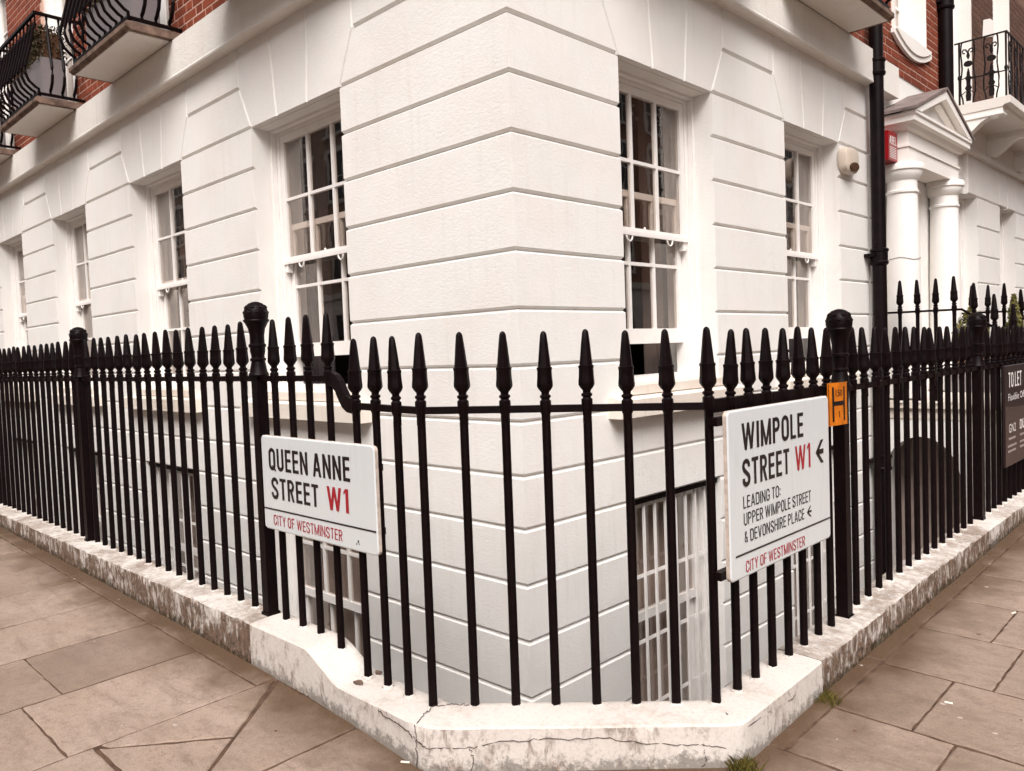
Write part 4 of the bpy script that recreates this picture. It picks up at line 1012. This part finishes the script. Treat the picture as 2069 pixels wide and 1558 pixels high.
for u, z, s in ((-.005, .726, .006), (-.018, .714, .004), (.003, .716, .003)): b.add([FL(u-s, nL, z-s), FL(u+s*.6, nL, z-s*.7), FL(u+s, nL, z+s*.8), FL(u-s*.4, nL, z+s*1.4)], [(0, 1, 2, 3)])
b.obj('enamel_chip', 'crack', SL)
for z in (.78, 1.05): MB().box((-.79, .977, z-.014), (.12, 1.011, z+.014), FL).obj('fixing_strap', 'iron', SL)
FR = lambda u, n, z: (n, u, z)
SR = plate('street_sign', FR, -.292, .622, .610, 1.262, 1.325, 1.345, 'enamel', 'sign_edge', .022)
tag(SR, 'tall white enamel street name plate with black arrows, on the right railing', 'street sign', 'street name plates')
nR = 1.3465
letter('WIMPOLE', -.188, .352, 1.103, 1.208, nR, FR, 'enamel_black', SR, .022)
letter('STREET', -.19, .212, .962, 1.068, nR, FR, 'enamel_black', SR, .022)
letter('W1', .268, .418, .962, 1.068, nR, FR, 'enamel_red', SR, .018)
letter('LEADING TO:', -.188, .125, .878, .926, nR, FR, 'enamel_black', SR, .014)
letter('UPPER WIMPOLE STREET', -.187, .415, .812, .860, nR, FR, 'enamel_black', SR, .014)
letter('& DEVONSHIRE PLACE', -.185, .345, .744, .791, nR, FR, 'enamel_black', SR, .014)
letter('CITY OF WESTMINSTER', -.18, .345, .628, .672, nR, FR, 'enamel_red', SR, .010)
MB().box((-.255, nR, .700), (.612, nR+.0006, .707), FR).obj('divider_line', 'enamel_black', SR)
def arrow(u0, u1, zc, h, wd, tail):
    b = MB(); q = lambda pts: b.add([FR(u, nR, z) for u, z in pts], [tuple(range(len(pts)))])
    e = u0+(u1-u0)*.82
    q([(u0, zc), (u0+wd*1.1, zc), (e+wd*.6, zc+h), (e-wd*.5, zc+h)]); q([(u0, zc), (u0+wd*1.1, zc), (e+wd*.6, zc-h), (e-wd*.5, zc-h)])
    q([(u0+wd*.9, zc-wd*.42), (u1, zc-wd*.42), (u1, zc+wd*.42), (u0+wd*.9, zc+wd*.42)]); b.obj('arrow', 'enamel_black', SR)
arrow(.472, .555, 1.018, .052, .026, 0); arrow(.372, .418, .768, .024, .011, 0)
for z in (.640, 1.225): MB().box((-.33, 1.294, z-.016), (.60, 1.324, z+.016), FR).obj('fixing_strap', 'iron', SR)
# orange hydrant plate, bent round the post
HS = MB(); pts = []; kk = 12
for i in range(kk+1):
    s = i/kk; y_ = .665+.17*s; x_ = 1.330+.022*s-.005*(2*s-1)**2; pts.append((x_, y_))
v = [(x_, y_, z) for x_, y_ in pts for z in (1.115, 1.315)]+[(x_-.003, y_, z) for x_, y_ in pts for z in (1.115, 1.315)]; n_ = 2*(kk+1); f = []
for i in range(kk): a = 2*i; f += [(a, a+2, a+3, a+1), (n_+a, n_+a+1, n_+a+3, n_+a+2), (a, n_+a, n_+a+2, a+2), (a+1, a+3, n_+a+3, n_+a+1)]
f += [(0, 1, n_+1, n_), (n_-2, 2*n_-2, 2*n_-1, n_-1)]
HY = tag(HS.add(v, f).obj('hydrant_plate', 'orange'), 'small bent orange hydrant plate with black letter H on the right post', 'sign')
def hx_(u): s = (u-.665)/.17; return 1.3315+.022*s-.005*(2*s-1)**2
def hstrip(u0, u1, z0, z1):
    k = 4; b = MB(); v = []
    for i in range(k+1): u = u0+(u1-u0)*i/k; v += [(hx_(u), u, z0), (hx_(u), u, z1)]
    b.add(v, [(2*i, 2*i+2, 2*i+3, 2*i+1) for i in range(k)]); b.obj('letter_stroke', 'enamel_black', HY)
hstrip(.695, .709, 1.135, 1.295); hstrip(.790, .804, 1.135, 1.295); hstrip(.709, .790, 1.208, 1.228)
hstrip(.668, .672, 1.12, 1.31); hstrip(.828, .832, 1.12, 1.31)
FH = lambda u, n, z: (hx_(u)+.0008, u, z)
letter('150', .722, .778, 1.252, 1.282, 0, FH, 'enamel_black', HY, .005); letter('1', .744, .754, 1.152, 1.182, 0, FH, 'enamel_black', HY, .005)
# letting board on the right railing
TL = plate('letting_board', FR, 3.86, 4.95, .50, 1.27, 1.31, 1.325, 'letboard', 'letboard', .004)
tag(TL, 'dark letting board with white text hung on the right railing', 'sign')
b = MB(); k = 14; v = []
for i in range(k+1):
    u = 3.862+1.086*i/k; v += [FR(u, 1.3262, .502), FR(u, 1.3262, .965-.03*math.sin(math.pi*i/k))]
b.add(v, [(2*i, 2*i+2, 2*i+3, 2*i+1) for i in range(k)]); b.obj('printed_field', 'letboard_brown', TL)
letter('TO LET', 3.96, 4.37, 1.10, 1.215, 1.3272, FR, 'white_print', TL, .018)
letter('Flexible Office Space', 3.95, 4.86, 1.0, 1.052, 1.3272, FR, 'white_print', TL, 0)
letter('GN2', 3.96, 4.17, .755, .82, 1.3278, FR, 'white_print', TL, 0)
for u0, u1, z in ((3.95, 4.15, .70), (3.92, 4.17, .645), (3.93, 4.16, .605), (4.30, 4.6, .70), (4.3, 4.62, .645), (4.3, 4.6, .605)):
    u = u0; r = random.Random(int(u0*77+z*100)); b = MB()
    while u < u1:
        w_ = r.uniform(.012, .03); b.add([FR(u, 1.3278, z), FR(u+w_, 1.3278, z), FR(u+w_, 1.3278, z+.018), FR(u, 1.3278, z+.018)], [(0, 1, 2, 3)]); u += w_+.008
    b.obj('small_print', 'grey_print', TL)
letter('DU', 4.30, 4.45, .755, .83, 1.3278, FR, 'white_print', TL, .03)
# bell box lettering
BXo = [q for q in bpy.data.objects if q.name == 'bell_box'][0]
letter('ABEL', 4.965, 5.145, 3.335, 3.415, .1565, FR, 'white_print', BXo, .02)
b = MB()
for i in range(7): b.add([FR(q_, .1565, 3.21+i*.016+w_) for q_, w_ in ((4.965, 0), (5.145, 0), (5.145, .007), (4.965, .007))], [(0, 1, 2, 3)])
b.obj('small_print', 'white_print', BXo)

# ================================================================== PLANTS, LITTER
def potplant(x, y, zb, h, r_, cone, label):
    T = root('potted_plant', (x, y, zb), label, 'plant', 'potted plants beside the entrance')
    MB().lathe([(.11, 0), (.15, .22), (.165, .23), (.165, .26), (.15, .26), (.145, .23)], (x, y, zb), 16).obj('pot', 'terracotta', T, True)
    rr = random.Random(int(x*100)); b = MB()
    for _ in range(1500):
        t_ = rr.random(); a = rr.uniform(0, 6.28); q = (r_*(1-t_*.92) if cone else r_*math.sin(math.pi*min(1, .15+t_*.85)))*math.sqrt(rr.random())*rr.uniform(.8, 1.12)
        c = Vector((x+q*math.cos(a), y+q*math.sin(a), zb+.24+h*t_)); s = rr.uniform(.012, .028)
        d1 = Vector((rr.uniform(-1, 1), rr.uniform(-1, 1), rr.uniform(-.2, 1))).normalized(); d2 = d1.orthogonal().normalized()
        b.add([c-d1*s, c+d2*s*.45, c+d1*s, c-d2*s*.45], [(0, 1, 2, 3)])
    stuff(b.obj('foliage', 'conifer', T)); MB().lathe([(.015, .2), (.008, .24+h*.8)], (x, y, zb), 6).obj('stem', 'brown_fallen', T)
potplant(.40, 6.60, 1.12, .44, .17, False, 'bushy potted shrub beside the door, showing above the railings')
potplant(.80, 6.62, 1.05, .62, .15, True, 'pointed potted conifer at the right picture edge above the railings')
pd = MB(); pd.box((.2, 6.42, .9), (.62, 6.72, 1.12)); tag(pd.obj('plant_stand', 'planter_grey'), 'grey plinth under the bushy potted shrub', 'stand')
pd = MB(); pd.box((.64, 6.44, .9), (.98, 6.72, 1.05)); tag(pd.obj('plant_stand', 'planter_grey'), 'grey plinth under the pointed potted conifer', 'stand')
def tuft(name, cx, cy, n, spread, h, seed, label):
    r = random.Random(seed); b = MB()
    for _ in range(n):
        x_ = cx+r.gauss(0, spread); y_ = cy+r.gauss(0, spread); z = ground(x_, y_)-.005; a = r.uniform(0, 6.28); hh = h*r.uniform(.4, 1.1); ln = r.uniform(.2, .9)*hh; w_ = .0016
        dx, dy = math.cos(a), math.sin(a)
        b.add([(x_-dy*w_, y_+dx*w_, z), (x_+dy*w_, y_-dx*w_, z), (x_+dx*ln*.4+dy*w_*.7, y_+dy*ln*.4-dx*w_*.7, z+hh*.6), (x_+dx*ln, y_+dy*ln, z+hh), (x_+dx*ln*.4-dy*w_*.7, y_+dy*ln*.4+dx*w_*.7, z+hh*.6)], [(0, 1, 2, 3, 4)])
    o = stuff(b.obj(name, 'grass')); tag(o, label, 'grass')
tuft('grass_tuft', 1.435, -.40, 240, .022, .055, 1, 'green grass tuft at the right corner of the kerb wall')
tuft('grass_tuft', .57, -1.185, 34, .014, .022, 2, 'small weeds at the left corner of the kerb wall')
tuft('grass_tuft', 1.435, .32, 160, .028, .04, 3, 'green weeds at the joint of the right kerb wall')
r = random.Random(5); b = MB()
for _ in range(420):                                   # crumbs of dirt and moss gathered along the foot of the wall
    s = r.random()
    if s < .4: x_ = r.uniform(-5, .5); y_ = -1.105-abs(r.gauss(0, .018))-(.05 if x_ > .1 else 0)*(x_+.1)
    elif s < .6: q = r.random(); p = Vector((.56, -1.17)).lerp(Vector((1.42, -.39)), q)+fn*abs(r.gauss(0, .012)); x_, y_ = p
    else: y_ = r.uniform(-.3, 4); x_ = 1.415+abs(r.gauss(0, .018))
    z = ground(x_, y_); d_ = r.uniform(.003, .009); h_ = d_*r.uniform(.3, .8)
    b.add([(x_-d_, y_, z-.004), (x_, y_-d_*.8, z-.004), (x_+d_*.9, y_, z-.004), (x_, y_+d_, z-.004), (x_, y_, z+h_)], [(0, 1, 4), (1, 2, 4), (2, 3, 4), (3, 0, 4)])
tag(stuff(b.obj('dirt_crumbs', 'brown_fallen')), 'brown dirt and moss crumbs along the foot of the kerb wall', 'dirt')
def gp_(x, y):                                         # pavement point seen at a photo pixel (for placing litter)
    d = R_*((x-IW/2)/FPX)+U_*(-(y-IH/2)/FPX)+F_
    t_ = (-.0033-.0181*CAM.x+.0247*CAM.y-CAM.z)/(d.z+.0181*d.x-.0247*d.y); return CAM+d*t_
for (x_, y_), a, ln, lab in (((819, 1542), .55, .035, 'cigarette end lying at the left corner of the kerb wall'), ((1917, 1422), .2, .03, 'cigarette end beside a pale scrap on the right pavement'), ((2048, 1240), 1.2, .035, 'cigarette end on the far right pavement joint')):
    p = gp_(x_, y_); dx, dy = math.cos(a)*ln, math.sin(a)*ln
    o = MB().tube([(p.x-dx/2, p.y-dy/2, p.z+.004), (p.x+dx/2, p.y+dy/2, p.z+.004)], .004, 8).obj('cigarette_end', 'litter'); tag(o, lab, 'litter', 'cigarette ends on the pavement')
def blob(cx, cy, r_, seed):
    r = random.Random(seed); k = 9; p = gp_(cx, cy); v = [(p.x, p.y, p.z+.003)]
    for i in range(k): a = 6.283*i/k; q = r_*r.uniform(.7, 1.2); v.append((p.x+q*math.cos(a), p.y+q*math.sin(a)*.8, p.z+.0005))
    return v, [(0, 1+i, 1+(i+1) % k) for i in range(k)]
b = MB()
for i, (x_, y_, r_) in enumerate(((68, 1284, .010), (191, 1296, .008), (354, 1465, .013), (382, 1419, .009), (80, 1431, .010), (246, 1466, .008), (150, 1170, .012), (240, 1212, .009), (1905, 1422, .013), (1940, 1450, .012), (2011, 1482, .011), (1993, 1186, .014), (1740, 1344, .009), (1691, 1494, .005), (2000, 1140, .01), (465, 1424, .006), (1330, 1553, .006), (1035, 1238, .0))):
    if r_: b.add(*blob(x_, y_, r_, i))
tag(stuff(b.obj('gum_spots', 'gum')), 'pale chewing gum spots and scraps scattered over the pavement', 'litter')
b = MB()
for i, (x_, y_, r_) in enumerate(((557, 1477, .009), (2063, 1455, .006), (1727, 1477, .008), (1977, 1282, .012))): b.add(*blob(x_, y_, r_, i+50))
tag(stuff(b.obj('dark_spots', 'brown_fallen')), 'small dark scraps on the pavement', 'litter')
# flaked paint fragments lying on the stepped kerb stone
for i, (x_, y_, s) in enumerate(((-.03, -1.05, .03), (-.05, -.93, .022))):
    r = random.Random(i+70); k = 8; v = [(x_+s*r.uniform(.6, 1.2)*math.cos(6.28*j/k), y_+s*.6*r.uniform(.6, 1.2)*math.sin(6.28*j/k), ktop(x_, -1.1)+.012+r.uniform(0, .006)) for j in range(k)]
    v2 = [(p[0], p[1], p[2]-.008) for p in v]
    MB().add(v+v2, [tuple(range(k)), tuple(range(2*k-1, k-1, -1))]+[(j, (j+1) % k, k+(j+1) % k, k+j) for j in range(k)]).obj('paint_flake', 'slab_edge', KW)

# chandelier hanging in the room behind the right-hand corner window
CH = root('chandelier', (-1.0, 2.95, 3.62), 'small crystal chandelier seen through the upper panes of the corner window on the right', 'lamp')
MB().tube([(-1.0, 2.95, 3.99), (-1.0, 2.95, 3.52)], .006, 6).obj('stem', 'lead', CH)
for i in range(8):
    a = 2*math.pi*i/8; cx_, cy_ = -1.0+.26*math.cos(a), 2.95+.26*math.sin(a)
    ARM = MB().tube([(-1.0, 2.95, 3.56), (-1.0+.14*math.cos(a), 2.95+.14*math.sin(a), 3.50), (cx_, cy_, 3.56)], .005, 5).obj('arm', 'lead', CH)
    for j, (dx, dz, r_) in enumerate(((0, .02, .016), (.02, -.04, .011), (-.02, -.08, .011), (-.06, -.12, .010))):
        MB().lathe([(.001, -r_), (r_*.8, -r_*.4), (r_*.8, r_*.4), (.001, r_)], (cx_+dx*math.cos(a), cy_+dx*math.sin(a), 3.56+dz), 6).obj('crystal', 'white_print', ARM)
# hairline crack and joint on the left column
for cy in (5.335,):
    r = random.Random(12); q = [(.14+.1535*math.cos(t_), cy+.1535*math.sin(t_), 2.27+.012*math.sin(t_*3)+r.uniform(-.004, .004)) for t_ in [-math.pi*.75+i*math.pi*1.0/24 for i in range(25)]]
    MB().tube(q, .0022, 4).obj('crack', 'crack', PO)
# ================================================================== OPPOSITE TERRACES (seen only as reflections)
def terrace(name, loc, mp, length, label, key, mk):
    T = root(name, loc, label, 'building', 'houses across the street')
    W = MB().box((0, -.6, -.3), (length, 0, 4.1), mp).obj('ground_storey', 'stucco', T); W2 = MB().box((0, -.6, 4.1), (length, -.02, 13.5), mp).obj('brick_wall', mk, T)
    MB().box((-.1, -.6, 13.5), (length+.1, .35, 13.9), mp).obj('cornice', 'band', T); MB().box((0, -.02, 4.0), (length, .15, 4.3), mp).obj('string_course', 'band', T)
    n = int(length/2.6)
    for i in range(n):
        u = (i+.5)*length/n
        for z0, z1 in ((1.2, 3.3), (4.8, 7.4), (8.2, 10.2), (11.0, 12.6)):
            f_ = MB(); f_.box((u-.72, .001, z0-.12), (u+.72, .09, z0), mp); f_.box((u-.72, .001, z0), (u-.55, .06, z1+.2), mp); f_.box((u+.55, .001, z0), (u+.72, .06, z1+.2), mp); f_.box((u-.55, .001, z1), (u+.55, .07, z1+.2), mp)
            f_.box((u-.02, .001, z0), (u+.02, .04, z1), mp); f_.box((u-.55, .001, (z0+z1)/2-.025), (u-.02, .04, (z0+z1)/2+.025), mp); f_.box((u+.02, .001, (z0+z1)/2-.025), (u+.55, .04, (z0+z1)/2+.025), mp)
            wv = f_.obj('window', 'trim', T); MB().box((u-.55, .002, z0), (u+.55, .012, z1), mp).obj('pane', 'enamel_black', wv)
terrace('terraced_house', (-8, -17, 0), lambda u, n, z: (-80+u, -16+n, z), 92, 'orange brick terrace across the left-hand street, seen mirrored in the windows', 'brick', 'terrace_pale')
terrace('terraced_house', (17, 10, 0), lambda u, n, z: (17-n, -8+u, z), 92, 'brown brick terrace across the right-hand street, seen mirrored in the windows', 'brick_brown', 'terrace_pink')
